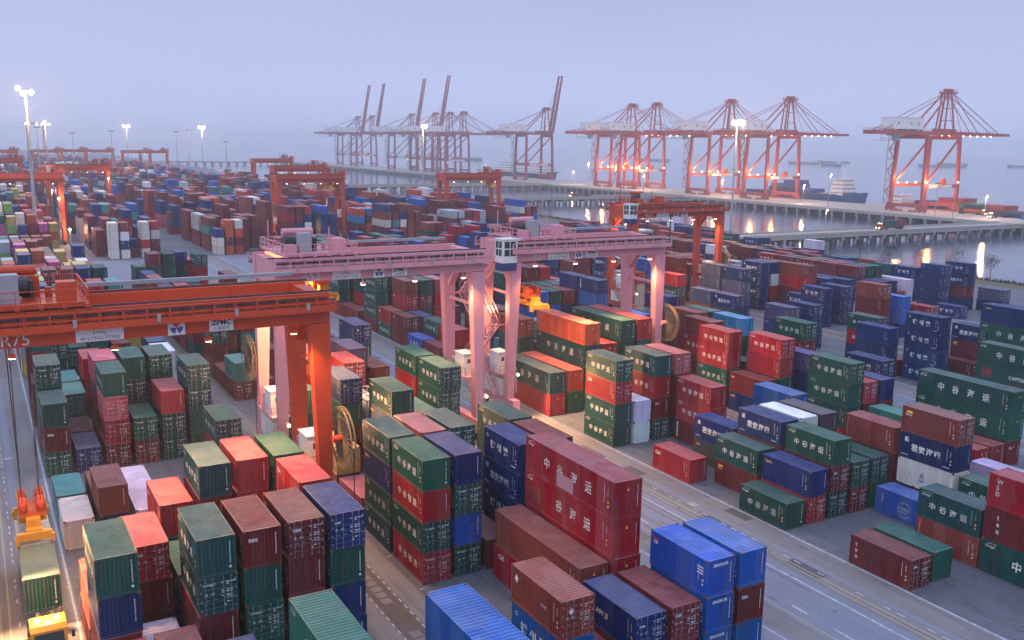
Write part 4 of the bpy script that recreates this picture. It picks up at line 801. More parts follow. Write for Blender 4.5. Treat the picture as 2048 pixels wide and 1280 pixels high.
    if cab:
        cb = MB(); x0, x1, y0, y1, z0, z1 = tx-4.6, tx-2.5, -1.0, 1.0, 20.3, 23.2
        cb.box(x0, y0, z0, x1, y1, z1); cb.box(x0-0.1, y0-0.1, z1, x1+0.1, y1+0.1, z1+0.1); cb.beam((x1, 0, z1-0.2), (tx-1.2, 0, 23.15), 0.3)
        co = cb.build('operator_cab', MAT['white'], to)
        wn = MB()
        for (a, b_) in ((0.12, 0.47), (0.53, 0.88)):
            for (c_, d_) in ((0.3, 0.58), (0.63, 0.92)):
                wn.poly([(x0+(x1-x0)*a, y0-0.01, z0+(z1-z0)*c_), (x0+(x1-x0)*b_, y0-0.01, z0+(z1-z0)*c_), (x0+(x1-x0)*b_, y0-0.01, z0+(z1-z0)*d_), (x0+(x1-x0)*a, y0-0.01, z0+(z1-z0)*d_)])
                wn.poly([(x0-0.01, y1-(y1-y0)*a, z0+(z1-z0)*c_), (x0-0.01, y1-(y1-y0)*b_, z0+(z1-z0)*c_), (x0-0.01, y1-(y1-y0)*b_, z0+(z1-z0)*d_), (x0-0.01, y1-(y1-y0)*a, z0+(z1-z0)*d_)])
        wn.build('window', MAT['glass'], co)
        MB().box(x0+0.05, y0+0.05, z0-1.0, x1-0.05, y1-0.05, z0).build('cab_underframe', steel('cab_blue', (0.03,0.05,0.16), 0.5, 0.2) if 'cab_blue' not in bpy.data.materials else bpy.data.materials['cab_blue'], co)
    # power house on its platform, cable reel, ladders
    for sd in sill:
        x = 0 if sd == 'L' else S; o = -1 if sd == 'L' else 1; ds = 1 if sd == 'R' else -1
        zb = 5.6 if sd == 'L' else 7.4
        pl = MB().box(x-1.0, 1.0, zb-0.15, x+1.0, Wb-1.0, zb); pl.rail((x-1.0, 1.0, zb), (x-1.0, Wb-1.0, zb), 1.1); pl.rail((x-1.0, 1.0, zb), (x+1.0, 1.0, zb), 1.1)
        if zb > 5:
            for yy in (1.1, Wb-1.1): pl.beam((x, yy, 2.6), (x, yy, zb-0.1), 0.2)
        po = pl.build('platform', P_, g)
        hb = MB().box(x-0.8, 1.9, zb, x+0.7, 4.2, zb+2.6); hb.box(x-0.9, 1.8, zb+2.6, x+0.8, 4.3, zb+2.7)
        ho = hb.build('power_house', MAT['white'], po)
        MB().box(x-0.3, 1.88, zb+1.5, x+0.1, 1.9, zb+2.0).build('vent', MAT['dark'], ho)
        if num == 'R67' and sd == 'L':
            mb = MB(); put_text(mb, num, 1.0, (x-0.05, 1.86, zb+0.7), (1,0,0), (0,0,1), 0, 0.0, center=True); mb.build('crane_number', MAT['black'], ho)
        if detail:
            MB().box(x-0.6, 4.6, zb, x+0.5, 5.6, zb+1.7).build('cabinet', MAT['grey'], po)
            if sd == 'L':
                gm = MB().box(x-0.75, 1.2, 2.7, x+0.75, Wb-1.3, 4.9); [gm.box(x-0.8, 1.5+q*0.9, 3.0, x+0.8, 1.9+q*0.9, 4.5) for q in range(4)]; gm.tube((x, 2.0, 4.9), (x, 2.0, 5.4), 0.18, n=8); gm.build('generator_set', MAT['white'], g)
    if reel:
        x = S+1.25 if reel == 'R' else -1.25; mb = MB(); c_ = (x, reel_y, 10.6); n = 28
        for rr in (2.62, 2.45):
            for dx in (-0.16, 0.16): mb.path([(x+dx, reel_y+rr*math.cos(2*math.pi*i/n), 10.6+rr*math.sin(2*math.pi*i/n)) for i in range(n+1)], 0.045, n=5)
        for i in range(n):
            a = 2*math.pi*i/n
            for dx in (-0.16, 0.16): mb.beam((x+dx*0.6, reel_y+0.3*math.cos(a), 10.6+0.3*math.sin(a)), (x+dx, reel_y+2.6*math.cos(a), 10.6+2.6*math.sin(a)), 0.045, 0.03)
        re = mb.build('cable_reel', MAT['reel'], g)
        mb = MB(); disc(mb, (x, reel_y, 10.6), 1.75, 0.1, hole=0.5); mb.build('cable_coil', MAT['dark'], re)
        MB().tube((x-0.9 if reel == 'R' else x+0.9, reel_y, 10.6), (x, reel_y, 10.6), 0.3, n=10).build('reel_hub', P_, re)
        MB().tube((x, reel_y-2.5, 10.4), (x, reel_y-2.5, 0.1), 0.05, n=5).build('cable', MAT['black'], re)
    if stairs:
        x = 0-1.4 if stairs == 'L' else S+1.4; o = -1 if stairs == 'L' else 1; mb = MB(); z = 3.0; y0, y1 = 1.2, Wb-0.8; k_ = 0
        while z < 20:
            a, b_ = (y0, y1) if k_ % 2 == 0 else (y1, y0)
            mb.stair((x, a, z), (x, b_, min(z+4.6, 21)), 0.8); mb.box(x-0.6, b_-0.5, min(z+4.6, 21)-0.05, x+0.6, b_+0.5, min(z+4.6, 21)); mb.rail((x+o*0.6, b_-0.5, min(z+4.6, 21)), (x+o*0.6, b_+0.5, min(z+4.6, 21)), 1.1, 1)
            mb.beam((x, b_, min(z+4.6, 21)-0.1), (x-o*1.2, b_, min(z+4.6, 21)-0.1), 0.14); z += 4.6; k_ += 1
        mb.build('staircase', P_, g)
    if num:
        mb = MB(); put_text(mb, num, 1.2, (sg[0], -0.51, 20.5), (1,0,0), (0,0,1), 0, 0.0); mb.build('crane_number', MAT['mark'], g)
        q = sg[1]; mb = MB().box(q-1.6, -0.62, 20.4, q+1.6, -0.54, 21.35); bo = mb.build('load_sign', MAT['white'], g)
        mb = MB(); put_text(mb, 'S.W.L.', 0.36, (q, -0.63, 20.93), (1,0,0), (0,0,1), 0, 0.0, center=True); put_text(mb, '40 LONG TONS', 0.38, (q, -0.63, 20.5), (1,0,0), (0,0,1), 0, 0.0, center=True); mb.build('sign_lettering', MAT['black'], bo)
        q = sg[3]; mb = MB().box(q-0.9, -0.62, 20.4, q+0.9, -0.54, 21.4); bo = mb.build('maker_sign', MAT['white'], g)
        mb = MB(); put_text(mb, 'ZPMC', 0.55, (q, -0.63, 20.88), (1,0,0), (0,0,1), 0, 0.03, center=True); put_text(mb, '上海振华', 0.33, (q, -0.63, 20.49), (1,0,0), (0,0,1), 0, 0.0, center=True); mb.build('sign_lettering', MAT['black'], bo)
        q = sg[2]; mb = MB().box(q-0.62, -0.62, 20.35, q+0.62, -0.54, 21.45); bo = mb.build('emblem_sign', MAT['white'], g)
        mb = MB()
        for k_ in range(3):
            a0 = rad(50+120*k_); pts = [(q, -0.63, 20.9)]+[(q+0.45*math.cos(a0+rad(t_)), -0.63, 20.9+0.45*math.sin(a0+rad(t_))) for t_ in range(0, 96, 12)]
            mb.poly(pts, (0, 1, 1)[k_])
        mb.build('emblem', [MAT['red'], MAT['blue']], bo)
    if lamps:
        for i, fx in enumerate((0.12, 0.38, 0.64, 0.9)):
            x = S*fx; fm = MB().box(x-0.25, -1.1, 19.75, x+0.25, -0.65, 20.0); fm.beam((x, -0.85, 20), (x, -0.6, 20.4), 0.08)
            fo = fm.build('floodlight', P_, g); MB().box(x-0.2, -1.05, 19.70, x+0.2, -0.7, 19.75).build('lamp', MAT['lamps'], fo)
            if fx in lit and power: lamp_light(fo, (x, -0.9, 19.6), power, 135, 0.3, aim=(0, -0.45, -1))
    return g
def sill_lamp(g, x, y, z, p, aim=(0.1, -1, -0.25)):
    fm = MB().beam((x, y+0.45, z-2.4), (x, y+0.45, z), 0.12); fm.box(x-0.22, y+0.25, z-0.2, x+0.22, y+0.55, z+0.2); fo = fm.build('floodlight', MAT['grey'], g)
    MB().ball((x, y, z), 0.19, 12).build('lamp', MAT['lampw'], fo)
    if p: lamp_light(fo, (x, y-0.45, z), p, 170, 0.25, aim=aim, blend=0.3)
R75 = rtg('red gantry crane spanning the nearest container block, its left legs beyond the frame', -1.5, 72.3, 25.5, 6.6, MAT['red_crane'], 'R75', (2.5, 8.8, 14.1, 17.4), 2.0, 'R', -1.3, power=8000)
R52 = rtg('faded pink gantry crane behind the nearest red crane, numbered R52', 27.0, 94.4, 23.3, 7.6, MAT['pink_crane'], 'R52', (2.4, 7.1, 10.8, 13.2), 2.0, 'L', 8.8, stairs='R', cab=False, power=6500)
R51 = rtg('faded pink gantry crane with white operator cab, numbered R51, over long containers', 58.3, 100.2, 23.5, 7.0, MAT['pink_crane'], 'R51', (2.8, 6.5, 9.6, 11.7), 2.6, 'R', -0.6, stairs='L', power=8500)
R67 = rtg('orange red gantry crane numbered R67 standing nearest the water', 116.6, 151.5, 23.5, 7.2, MAT['orange_crane'], 'R67', (2.6, 7.0, 10.5, 12.8), 2.6, 'R', 0.2, stairs='L', power=5500)
MB().tube((24.0, -1.4, 21.6), (24.0, -1.4, 25.6), 0.09, n=8).beam((24.0, -1.4, 25.6), (25.2, -1.4, 25.8), 0.14, 0.12).build('lamp_post', MAT['dark'], R51)
sill_lamp(R75, 1.0, -2.4, 7.0, 13000, (0.35, -1, -0.35))
sill_lamp(R52, 0.0, -1.9, 5.4, 15000, (-0.1, -1, -0.3)); sill_lamp(R52, 23.0, -3.0, 6.0, 9000, (0.2, -1, -0.35)); sill_lamp(R51, 0.0, -1.9, 6.1, 9000, (0.25, -1, -0.35)); sill_lamp(R67, 0, -2, 5, 3500)
lamp_light(R52, (1.2, 3.0, 18.3), 9000, None, 0.2); lamp_light(R52, (1.5, 1.5, 9.0), 2500, None, 0.2); lamp_light(R51, (-1.6, 3.2, 14.0), 2200, None, 0.2)
lamp_light(R67, (1.2, 3.0, 18.5), 2500, None, 0.2)
far0 = rtg('small red gantry crane with yellow cable reel in front of the far jetty', 160.5, 328, 23.5, 6.5, MAT['orange_crane'], None, (0,0,0,0), 19.0, 'L', 0.5, detail=False, power=0, cab=False, sill='LR')
FARL = [('red gantry crane over the cross aisle with orange spreader, left of the far jetty', 92.7, 322, 0), ('red gantry crane behind another, half hidden, roofed by a dark hoist', 122.0, 428, 0), ('distant red gantry crane just below the row of raised quay booms', 154.0, 585, 0), ('red gantry crane with one bright orange leg, right of the tall lamp mast', 29.0, 440, 0),
        ('red gantry crane cut off by the left edge, behind the tall lamp mast', 2.0, 335, 0), ('small red gantry crane cut off by left edge, above a nearer one', 0.5, 552, 0),
        ('hazy pink gantry crane on the skyline, lit along its girder, leftmost of the far group', 12.0, 860, 0), ('hazy pink gantry crane on the skyline right of the lamp mast', 48.0, 900, 0), ('hazy pink gantry crane on skyline overlapping its left neighbour', 71.0, 935, 0), ('hazy pink gantry crane standing alone on the skyline, third from right', 93.0, 932, 0), ('hazy pink gantry crane on the skyline beside its rightmost neighbour', 121.0, 905, 0), ('hazy pink gantry crane, rightmost on the far skyline', 137.5, 915, 0)]
for lb, x, y, z in FARL:
    q = copy_tree(far0); q['label'] = lb; q.location = (x, y, 0)
for (x, y, z, p) in ((96, 323, 4, 3500), (27, 333, 5, 3500), (24.5, 334, 15, 1500), (30, 441, 12, 2500), (52, 438, 17, 1800), (130, 430, 8, 2000)):
    rt_ = thing('yard_lamp', {96: 'bright lamp low on the crane over the cross aisle', 27: 'bright lamp at the foot of a crane behind the pale mast', 24.5: 'bright lamp glowing beside a red crane leg left of centre mast', 30: 'lamp high on the left leg of a red crane', 52: 'lamp under the girder by the bright orange leg', 130: 'lamp under a half hidden red crane'}[x], 'lamp', (x, y, 0), 0)
    MB().beam((0, 0, 0), (0, 0, z), 0.16).build('pole', MAT['grey'], rt_); MB().ball((0, 0, z), 0.42).build('lamp', MAT['lampw'], rt_); lamp_light(rt_, (0, -0.6, z), p, None, 0.3)
# spreaders hanging from the cranes
def spreader(label, X, Y, z, ztop, open_=False):
    s_ = thing('container_spreader', label, 'spreader', (X, Y, z), 0, 'container spreaders')
    mb = MB(); mb.box(-0.55, -2.9, 0.15, 0.55, 2.9, 0.75)
    for sy in (-1, 1): mb.box(-1.22, sy*2.98-0.22, 0.0, 1.22, sy*2.98+0.22, 0.6)
    for sy in (-1, 1):
        for sx_ in (-1, 1): mb.box(sx_*1.22-0.14, sy*3.0-0.3, -0.25, sx_*1.22+0.14, sy*3.0+0.3, 0.35)
    mb.box(-1.0, -1.0, 0.7, 1.0, 1.0, 1.0); mb.build('spreader_frame', MAT['yellow'], s_)
    mb = MB().box(-0.95, -1.5, 1.25, 0.95, 1.5, 1.75)
    for sx_ in (-1, 1):
        for sy in (-1, 1): mb.beam((sx_*0.8, sy*0.8, 0.9), (sx_*0.8, sy*1.1, 1.3), 0.22)
    hb = mb.build('headblock', MAT['orange'], s_)
    mb = MB()
    for sx_ in (-1, 1):
        for sy in (-1, 1): mb.tube((sx_*0.62-0.22, sy*1.05, 2.15), (sx_*0.62+0.22, sy*1.05, 2.15), 0.66, n=18); mb.tube((sx_*0.62-0.3, sy*1.05, 2.15), (sx_*0.62+0.3, sy*1.05, 2.15), 0.2, n=10); mb.box(sx_*0.62-0.34, sy*1.05-0.75, 1.7, sx_*0.62-0.27, sy*1.05+0.75, 2.5); mb.box(sx_*0.62+0.27, sy*1.05-0.75, 1.7, sx_*0.62+0.34, sy*1.05+0.75, 2.5)
    mb.build('rope_sheave', MAT['red_crane'], hb)
    mb = MB().box(-0.5, -2.3, 0.75, 0.5, -1.5, 1.35).box(-0.45, 1.5, 0.75, 0.45, 2.4, 1.25); mb.rail((-0.95, -1.5, 1.75), (-0.95, 1.5, 1.75), 0.9, 3, 0.03); mb.rail((0.95, -1.5, 1.75), (0.95, 1.5, 1.75), 0.9, 3, 0.03); mb.build('hydraulic_pack', MAT['yellow'], s_)
    mb = MB()
    for sx_ in (-1, 1):
        for sy in (-1, 1):
            for d_ in (-0.5, 0.5): mb.tube((sx_*0.62, sy*1.05+d_, 2.2), (sx_*0.75+d_*0.3, sy*1.6+d_, ztop-z), 0.022, n=5, cap=False)
    mb.build('rope', MAT['black'], s_)
    return s_
spreader('yellow spreader under an orange headblock above the truck at lower left', 2.2, 79.2, 4.35, 22)
spreader('yellow spreader lit from above, hanging in the left span of the R51 crane', 62.6, 103.4, 13.9, 22)
spreader('yellow spreader glowing just under the girder of the R52 crane', 32.3, 98.2, 18.2, 22)
spreader('yellow spreader high under the trolley of the small crane before the jetty', 181.5, 331, 17.5, 22); spreader('orange spreader high under the crane over the cross aisle', 112, 325, 17.5, 22)

# ------------------------------------------------------------------ quay cranes
def sts(label, Y, up=False, pm=None, lights=True, bl=52):
    pm = pm or MAT['quay_crane']; D = 21.0
    g = thing('quay_crane', label, 'quay crane', (466, Y, 0), 0, 'quay cranes along the wharf')
    for x in (0, 30):
        for y in (0, D):
            mb = MB().beam((x, y, 3.2), (x, y, 15), 1.9, 1.5, 2.2, 1.7); mb.beam((x, y, 15), (x+(0.6 if x == 0 else -0.6), y+(1.0 if y == 0 else -1.0), 43.4), 2.2, 1.7, 1.7, 1.5); mb.build('leg', pm, g)
        si = MB().box(x-0.8, -2.2, 2.6, x+0.8, D+2.2, 4.6).build('sill_beam', pm, g)
        wm = MB()
        for i in range(9):
            if i != 4: wm.box(x-0.6, -2.0+i*(D+4)/8-0.9, 0.15, x+0.6, -2.0+i*(D+4)/8+0.9, 1.1)
        for y in (0, D): wm.box(x-0.5, y-3.2, 1.1, x+0.5, y+3.2, 2.6)
        wm.build('bogie', pm, si)
        MB().box(x-0.9, 0.8, 41.2, x+0.9, D-0.8, 43.4).build('cross_beam', pm, g)
    for y in (0, D):
        MB().box(1.0, y-0.7, 13.9, 29.0, y+0.7, 15.8).build('portal_beam', pm, g); MB().beam((1.2, y, 16), (28.6, y+(0.9 if y == 0 else -0.9), 41.5), 0.9).build('brace', pm, g)
    mb = MB().box(4, -0.76, 14.1, 24, -0.71, 15.6); so_ = mb.build('name_sign', MAT['white'], g)
    mb = MB(); put_text(mb, '中国港口', 1.3, (14, -0.78, 14.3), (1,0,0), (0,0,1), 0, 0.02, center=True); mb.build('sign_lettering', MAT['quay_crane'], so_)
    yc = D/2
    mb = MB()
    for dy in (-3, 3): mb.box(-37, yc+dy-0.7, 43.4, 34, yc+dy+0.7, 45.6)
    for i in range(9): mb.box(-36+i*8.6, yc-3, 44.2, -35.4+i*8.6, yc+3, 44.9)
    mb.box(14, yc-3.7, 45.6, 34, yc-2.4, 47.2)
    mb.rail((-37, yc-3.9, 45.6), (14, yc-3.9, 45.6), 1.2, 14, 0.06); mb.rail((-37, yc+3.9, 45.6), (14, yc+3.9, 45.6), 1.2, 14, 0.06); gi = mb.build('girder', pm, g)
    def B(d_, dz=0):
        if up: a = rad(80); return (34+d_*math.cos(a)-dz*math.sin(a), 45+d_*math.sin(a)+dz*math.cos(a))
        return (34+d_, 44.6+dz)
    mb = MB()
    for dy in (-3, 3):
        a, b_ = B(0), B(bl); mb.beam((a[0], yc+dy, a[1]), (b_[0], yc+dy, b_[1]), 1.7, 2.4, 1.3, 1.5)
    for i in range(9):
        a = B((0.02+i*0.121)*bl); mb.beam((a[0], yc-3, a[1]), (a[0], yc+3, a[1]), 0.6)
    for i in range(12):
        a, b_ = B(2+i*3.4, 1), B(2+i*3.4, 2.3); mb.beam((a[0], yc-3.4, a[1]), (b_[0], yc-3.4, b_[1]), 0.18)
    mb.build('boom', pm, g)
    ap = (30, 67.5); mb = MB()
    for dy in (-1, 1):
        mb.beam((30, yc+dy*5, 45.5), (ap[0]-1.5, yc+dy*2, ap[1]), 0.95, 0.95, 0.7); mb.beam((24, yc+dy*3, 45.6), (ap[0]-4, yc+dy*2, ap[1]), 0.7); mb.beam((2, yc+dy*4, 45.6), (ap[0]-3, yc+dy*2, ap[1]), 0.75)
        for zz in (52, 59): mb.beam((30, yc-4, zz), (30, yc+4, zz), 0.4) if dy > 0 else None
    mb.box(24.5, yc-3.2, 67.2, 32.5, yc+3.2, 68.2); mb.rail((24.5, yc-3.2, 68.2), (32.5, yc-3.2, 68.2), 1.1, 5, 0.07); mb.rail((24.5, yc+3.2, 68.2), (32.5, yc+3.2, 68.2), 1.1, 5, 0.07)
    for q in (26, 28.5, 31): mb.box(q-0.7, yc-1, 68.2, q+0.7, yc+1, 69.9)
    mb.build('apex_frame', pm, g)
    mb = MB()
    for dy in (-2.6, 2.6):
        mb.beam((ap[0]-3, yc+dy*0.7, ap[1]), (-29, yc+dy*1.4, 45.8), 0.32)
        if up:
            for d_ in (24, 44): a = B(d_, 0.6); m_ = ((ap[0]+a[0])/2-5, (ap[1]+a[1])/2-6); mb.path([(ap[0], yc+dy*0.7, ap[1]), (m_[0]+4, yc+dy, m_[1]), (a[0], yc+dy, a[1])], 0.16, 5)
        else:
            for d_ in (22, 42): a = B(d_, 0.9); mb.beam((ap[0], yc+dy*0.7, ap[1]), (a[0], yc+dy, a[1]), 0.34)
            a = B(6, 0.9); mb.beam((ap[0], yc+dy*0.5, ap[1]), (a[0], yc+dy, a[1]), 0.2)
    mb.build('stay', pm, g)
    mb = MB().box(-22, yc-4.5, 46.4, 3, yc+4.5, 52.6); mb.box(-22.3, yc-4.8, 52.6, 3.3, yc+4.8, 52.8)
    for q in (-20, -10, 0): mb.box(q, yc-4, 45.6, q+1, yc+4, 46.4)
    ho = mb.build('machinery_house', MAT['white'], g)
    MB().box(-19, yc-4.53, 49, -17.8, yc-4.5, 50).box(-8, yc-4.53, 49, -6.8, yc-4.5, 50).build('window', MAT['dark'], ho)
    mb = MB(); put_text(mb, 'Z', 2.6, (-2.0, yc-4.54, 48.4), (1,0,0), (0,0,1), 0, 0.02); mb.build('emblem', MAT['dark'], ho)
    mb = MB().box(-34, yc-4, 39.6, -25, yc-0.5, 43.2) if False else MB().box(-16, yc-2, 39.8, -13, yc+1, 42.6); mb.box(-18, yc-3, 42.6, -11, yc+3, 43.4); mb.rail((-31, yc-4, 40), (-20, yc-4, 40), 1.2, 5, 0.08); mb.box(-31, yc-4, 39.8, -20, yc+2, 40); mb.beam((-31, yc-4, 40), (-31, yc-4, 43.5), 0.3); mb.beam((-20, yc-4, 40), (-20, yc-4, 43.5), 0.3)
    mb.build('trolley_cab', MAT['grey'], g)
    mb = MB(); z = 4.5; x = -2.6; k_ = 0
    for zz in range(5, 42, 6): mb.box(x-1.1, D-2.4, zz, x+1.2, D+2.4, zz+0.2); mb.rail((x-1.1, D-2.4, zz+0.2), (x-1.1, D+2.4, zz+0.2), 1.2, 2, 0.06)
    for i in range(6): a = D-2+4*(i % 2); mb.beam((x, a, 5+6*i), (x, 2*D-a, 11+6*i), 0.7, 0.2)
    for a in (D-2.2, D+2.2): mb.beam((x-1, a, 4), (x-1, a, 41), 0.22)
    mb.build('stair_tower', MAT['grey'] if not lights else pm, g)
    mb = MB().tube((17, -0.8, 17.2), (17, 0.8, 17.2), 2.0, n=18); mb.build('cable_reel', MAT['orange'], g)
    lm = MB()
    for x in (4, 12, 20, 28): lm.ball((x, D-0.9, 16.1), 0.32, 6); 
    for x in (0.8, 29.2): lm.ball((x, -1.0, 17.0), 0.32, 6)
    if not up:
        for i in range(8): a = B(i*6.6-12, -1.1); lm.ball((a[0], yc-3.2, a[1]), 0.27, 6)
    if lights:
        lm.build('lamp', MAT['lamp'], g)
        lamp_light(g, (6, D-2.5, 19.0), 8500, None, 0.9, (1, 0.40, 0.10)); lamp_light(g, (4, -3.5, 17.5), 8500, None, 0.9, (1, 0.42, 0.11))
        lamp_light(g, (24, 8, 16.5), 8500, None, 0.9, (1, 0.42, 0.11))
    return g
sts('red quay crane with lowered boom, nearest and rightmost of all', 341)
sts('red quay crane with lowered boom beside the bow of the blue ship', 462); sts('red quay crane with lowered boom behind the brightest lamp mast', 520)
sts('red quay crane with lowered boom, second from left of the near group', 607); sts('red quay crane with lowered boom, leftmost of the near group, beside a lit neighbour', 640)
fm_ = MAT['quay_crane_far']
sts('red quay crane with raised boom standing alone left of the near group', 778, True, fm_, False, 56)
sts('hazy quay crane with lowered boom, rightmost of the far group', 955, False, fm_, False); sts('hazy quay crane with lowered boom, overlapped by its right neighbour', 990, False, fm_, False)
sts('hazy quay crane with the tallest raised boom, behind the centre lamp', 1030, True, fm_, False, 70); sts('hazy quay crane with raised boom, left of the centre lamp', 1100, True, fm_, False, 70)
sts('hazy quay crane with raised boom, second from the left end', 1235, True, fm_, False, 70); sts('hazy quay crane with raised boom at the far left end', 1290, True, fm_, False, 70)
# wharf and access jetties
def pier(label, x0, x1, y0, y1, along, cat='jetty', step=8, edge=True):
    g = thing('concrete_pier', label, cat, ((x0+x1)/2, (y0+y1)/2, 0)); ox, oy = (x0+x1)/2, (y0+y1)/2
    mb = MB().box(x0-ox, y0-oy, -1.3, x1-ox, y1-oy, 0.0)
    if along == 'x':
        for y in (y0, y1): mb.box(x0-ox, y-oy-0.2, 0, x1-ox, y-oy+0.2, 0.85)
    else:
        mb.box(x0-ox, y0-oy, 0, x0-ox+0.5, y1-oy, 0.35)
    mb.build('deck', DECK, g)
    mb = MB(); n = 0
    if along == 'x':
        x = x0+3
        while x < x1-2:
            mb.box(x-0.7-ox, y0-oy+0.1, -2.6, x+0.7-ox, y1-oy-0.1, -1.3)
            for y in (y0+1.4, (y0+y1)/2, y1-1.4): mb.box(x-0.55-ox, y-0.55-oy, -9, x+0.55-ox, y+0.55-oy, -2.6); n += 1
            x += step
    else:
        y = y0+3
        while y < y1-2:
            mb.box(x0-ox+0.1, y-oy-0.8, -2.8, x1-ox-0.1, y-oy+0.8, -1.3)
            for x in (x0+1.0, x0+8, x0+16, x1-12, x1-2): mb.box(x-0.55-ox, y-0.55-oy, -9, x+0.55-ox, y+0.55-oy, -2.8); n += 1
            y += step
    p = mb.build('pile', MAT['concrete'], g); p['kind'] = 'stuff'
    return g
DECK = steel('deck_concrete', (0.36,0.335,0.30), 0.85, 0.35, (0.2,0.18,0.16), 0.12, 0.2)
pier('long concrete wharf on piles carrying all the quay cranes', 441, 503, 236, 1560, 'y', 'wharf', 9)
pier('nearest concrete access jetty on piles, with a container truck driving along it', SHORE+0.5, 441, 265.5, 278.5, 'x', 'jetty', 8.5)
pier('second concrete access jetty behind the nearest one, on piles', SHORE+0.5, 441, 517, 530, 'x', 'jetty', 8.5)
pier('third hazy access jetty with lit railings below the far quay cranes', SHORE+0.5, 441, 698, 711, 'x', 'jetty', 8.5)
pier('farthest access jetty on the horizon left of the quay cranes', SHORE+0.5, 441, 1440, 1456, 'x', 'jetty', 12)

# ------------------------------------------------------------------ high masts and lamp posts
def mast(label, X, Y, H, heads, power=0, base=0.0, r=0.45, group='floodlight masts', ls=0.55):
    g = thing('floodlight_mast', label, 'floodlight mast', (X, Y, base), 0, group)
    MB().tube((0, 0, 0), (0, 0, H-0.5), r, r*0.42, 12).build('pole', MAT['grey'], g)
    mb = MB(); mb.tube((0, 0, H-0.9), (0, 0, H-0.5), 1.5, 1.5, 14)
    for i in range(6): a = i*1.047; mb.beam((0, 0, H-0.7), (1.9*math.cos(a), 1.9*math.sin(a), H-0.7), 0.12); mb.box(1.8*math.cos(a)-0.3, 1.8*math.sin(a)-0.3, H-1.0, 1.8*math.cos(a)+0.3, 1.8*math.sin(a)+0.3, H-0.45)
    mb.build('lamp_ring', MAT['dark'], g)
    mb = MB()
    for z in (H*0.62,): mb.tube((0, 0, z), (0, 0, z+0.3), r*1.5, n=12); mb.beam((-1.2, 0, z), (1.2, 0, z), 0.12)
    mb.build('bracket', MAT['grey'], g)
    if heads:
        mb = MB()
        for a, zz in heads: mb.ball((2.0*math.cos(a), 2.0*math.sin(a), H-0.9+zz), ls, 10)
        mb.build('lamp', MAT['lampw'], g)
        if power: lamp_light(g, (0, -3.0, H-2.0), power*0.7, None, 0.6, (1, 0.60, 0.28))
    return g
mast('tall pale lamp mast with three bright lamps, standing among containers at far left', 17.0, 328, 48.7, ((3.3, 1.1), (4.3, -0.3), (5.6, 0)), 60000, r=0.62, ls=0.85)
mast('tall lamp mast with dazzling lamps in front of the middle quay cranes', 231.5, 245, 44.1, ((3.4, 0), (4.4, 0.2), (5.4, 0), (0.3, 0.1)), 52000, r=0.42, ls=0.95)
mast('lamp mast with one bright cluster in front of the raised quay booms', 220, 479, 44.0, ((4.2, 0), (5.0, 0.3)), 40000, ls=1.2)
mast('lamp mast glowing above the haze, right of two unlit masts', 159, 756, 44, ((3.6, 0), (5.4, 0)), 50000, ls=1.25)
mast('slim unlit mast left of a glowing mast, farther away', 140, 756, 40, ()); mast('slim unlit mast close beside the glowing mast', 151, 765, 41.5, ())
mast('unlit white mast standing on the bridge approach, right of a glowing mast', 178, 760, 33, (), r=0.8)
mast('lamp mast with twin lamps above the small pink gantry cranes', 111, 803, 44, ((3.4, 0), (5.6, 0)), 50000, ls=1.25); mast('lamp mast with one lamp, left of twin lamps, above the skyline', 47, 708, 44, ((4.5, 0.3),), 50000, ls=1.2)
mast('unlit slim mast on the left skyline behind a lit one', 44, 745, 41, ()); mast('unlit slim mast left of twin lamps on the skyline', 108, 870, 40, ()); mast('slim unlit mast among skyline cranes', 75, 840, 38, ())
g = thing('floodlight_row', 'horizontal row of five glaring lamps above the left skyline', 'lamps', (57, 1010, 0)); mb = MB()
for x in (-6, 8): mb.tube((x, 0, 0), (x, 0, 46), 0.5, 0.4, 8)
mb.box(-9, -0.4, 45.4, 15, 0.4, 46.4); mb.build('frame', MAT['quay_crane_far'], g); mb = MB()
for x in (-6.5, -4.2, 3.0, 7.5, 13.5): mb.ball((x, -0.8, 45.4), 1.2, 8)
mb.build('lamp', MAT['lampw'], g)
def post(label, X, Y, H, base=0.0, lit=True, p=2500):
    g = thing('lamp_post', label, 'lamp post', (X, Y, base), 0, 'lamp posts')
    mb = MB().tube((0, 0, 0), (0, 0, H), 0.2, 0.12, 8); mb.build('pole', MAT['grey'], g)
    MB().box(-1.4, -0.4, H-0.15, 1.4, 0.4, H+0.15).box(-1.3, -0.6, H-0.35, -0.5, 0.5, H-0.1).box(0.5, -0.6, H-0.35, 1.3, 0.5, H-0.1).build('lamp_head', MAT['dark'], g)
    if lit:
        MB().ball((0, -0.5, H-0.2), 0.55, 8).build('lamp', MAT['lampw'], g)
        if p: lamp_light(g, (0, -0.7, H-1.4), p, None, 0.4, (1, 0.6, 0.3))
    return g
post('lamp post with a faintly lit double head on the wharf before the blue ship', 443.5, 388, 20, 0, True, 3000); post('lamp post with a bright lamp on the wharf left of the near quay cranes', 443.5, 640, 20, 0, True, 12000)
post('thin lamp post on the wharf edge in front of the nearest quay crane', 443.5, 316, 18, 0, False); post('thin lamp post between two quay cranes on the wharf edge', 443.5, 566, 18, 0, False)
post('short lamp post on the jetty railing left of the truck', 318, 279, 9, 0, True, 500); post('thin lamp post at the jetty end, right of the truck', 405, 279, 12, 0, False)
for i, Y in enumerate((820, 905, 1010, 1150)): post(('lamp post on the wharf right of the raised boom crane', 'lamp post on the hazy wharf under lowered booms', 'lamp post on the hazy wharf under the tallest boom', 'lamp post on the hazy wharf, farthest of the row')[i], 444, Y, 14, 0, True, 0)
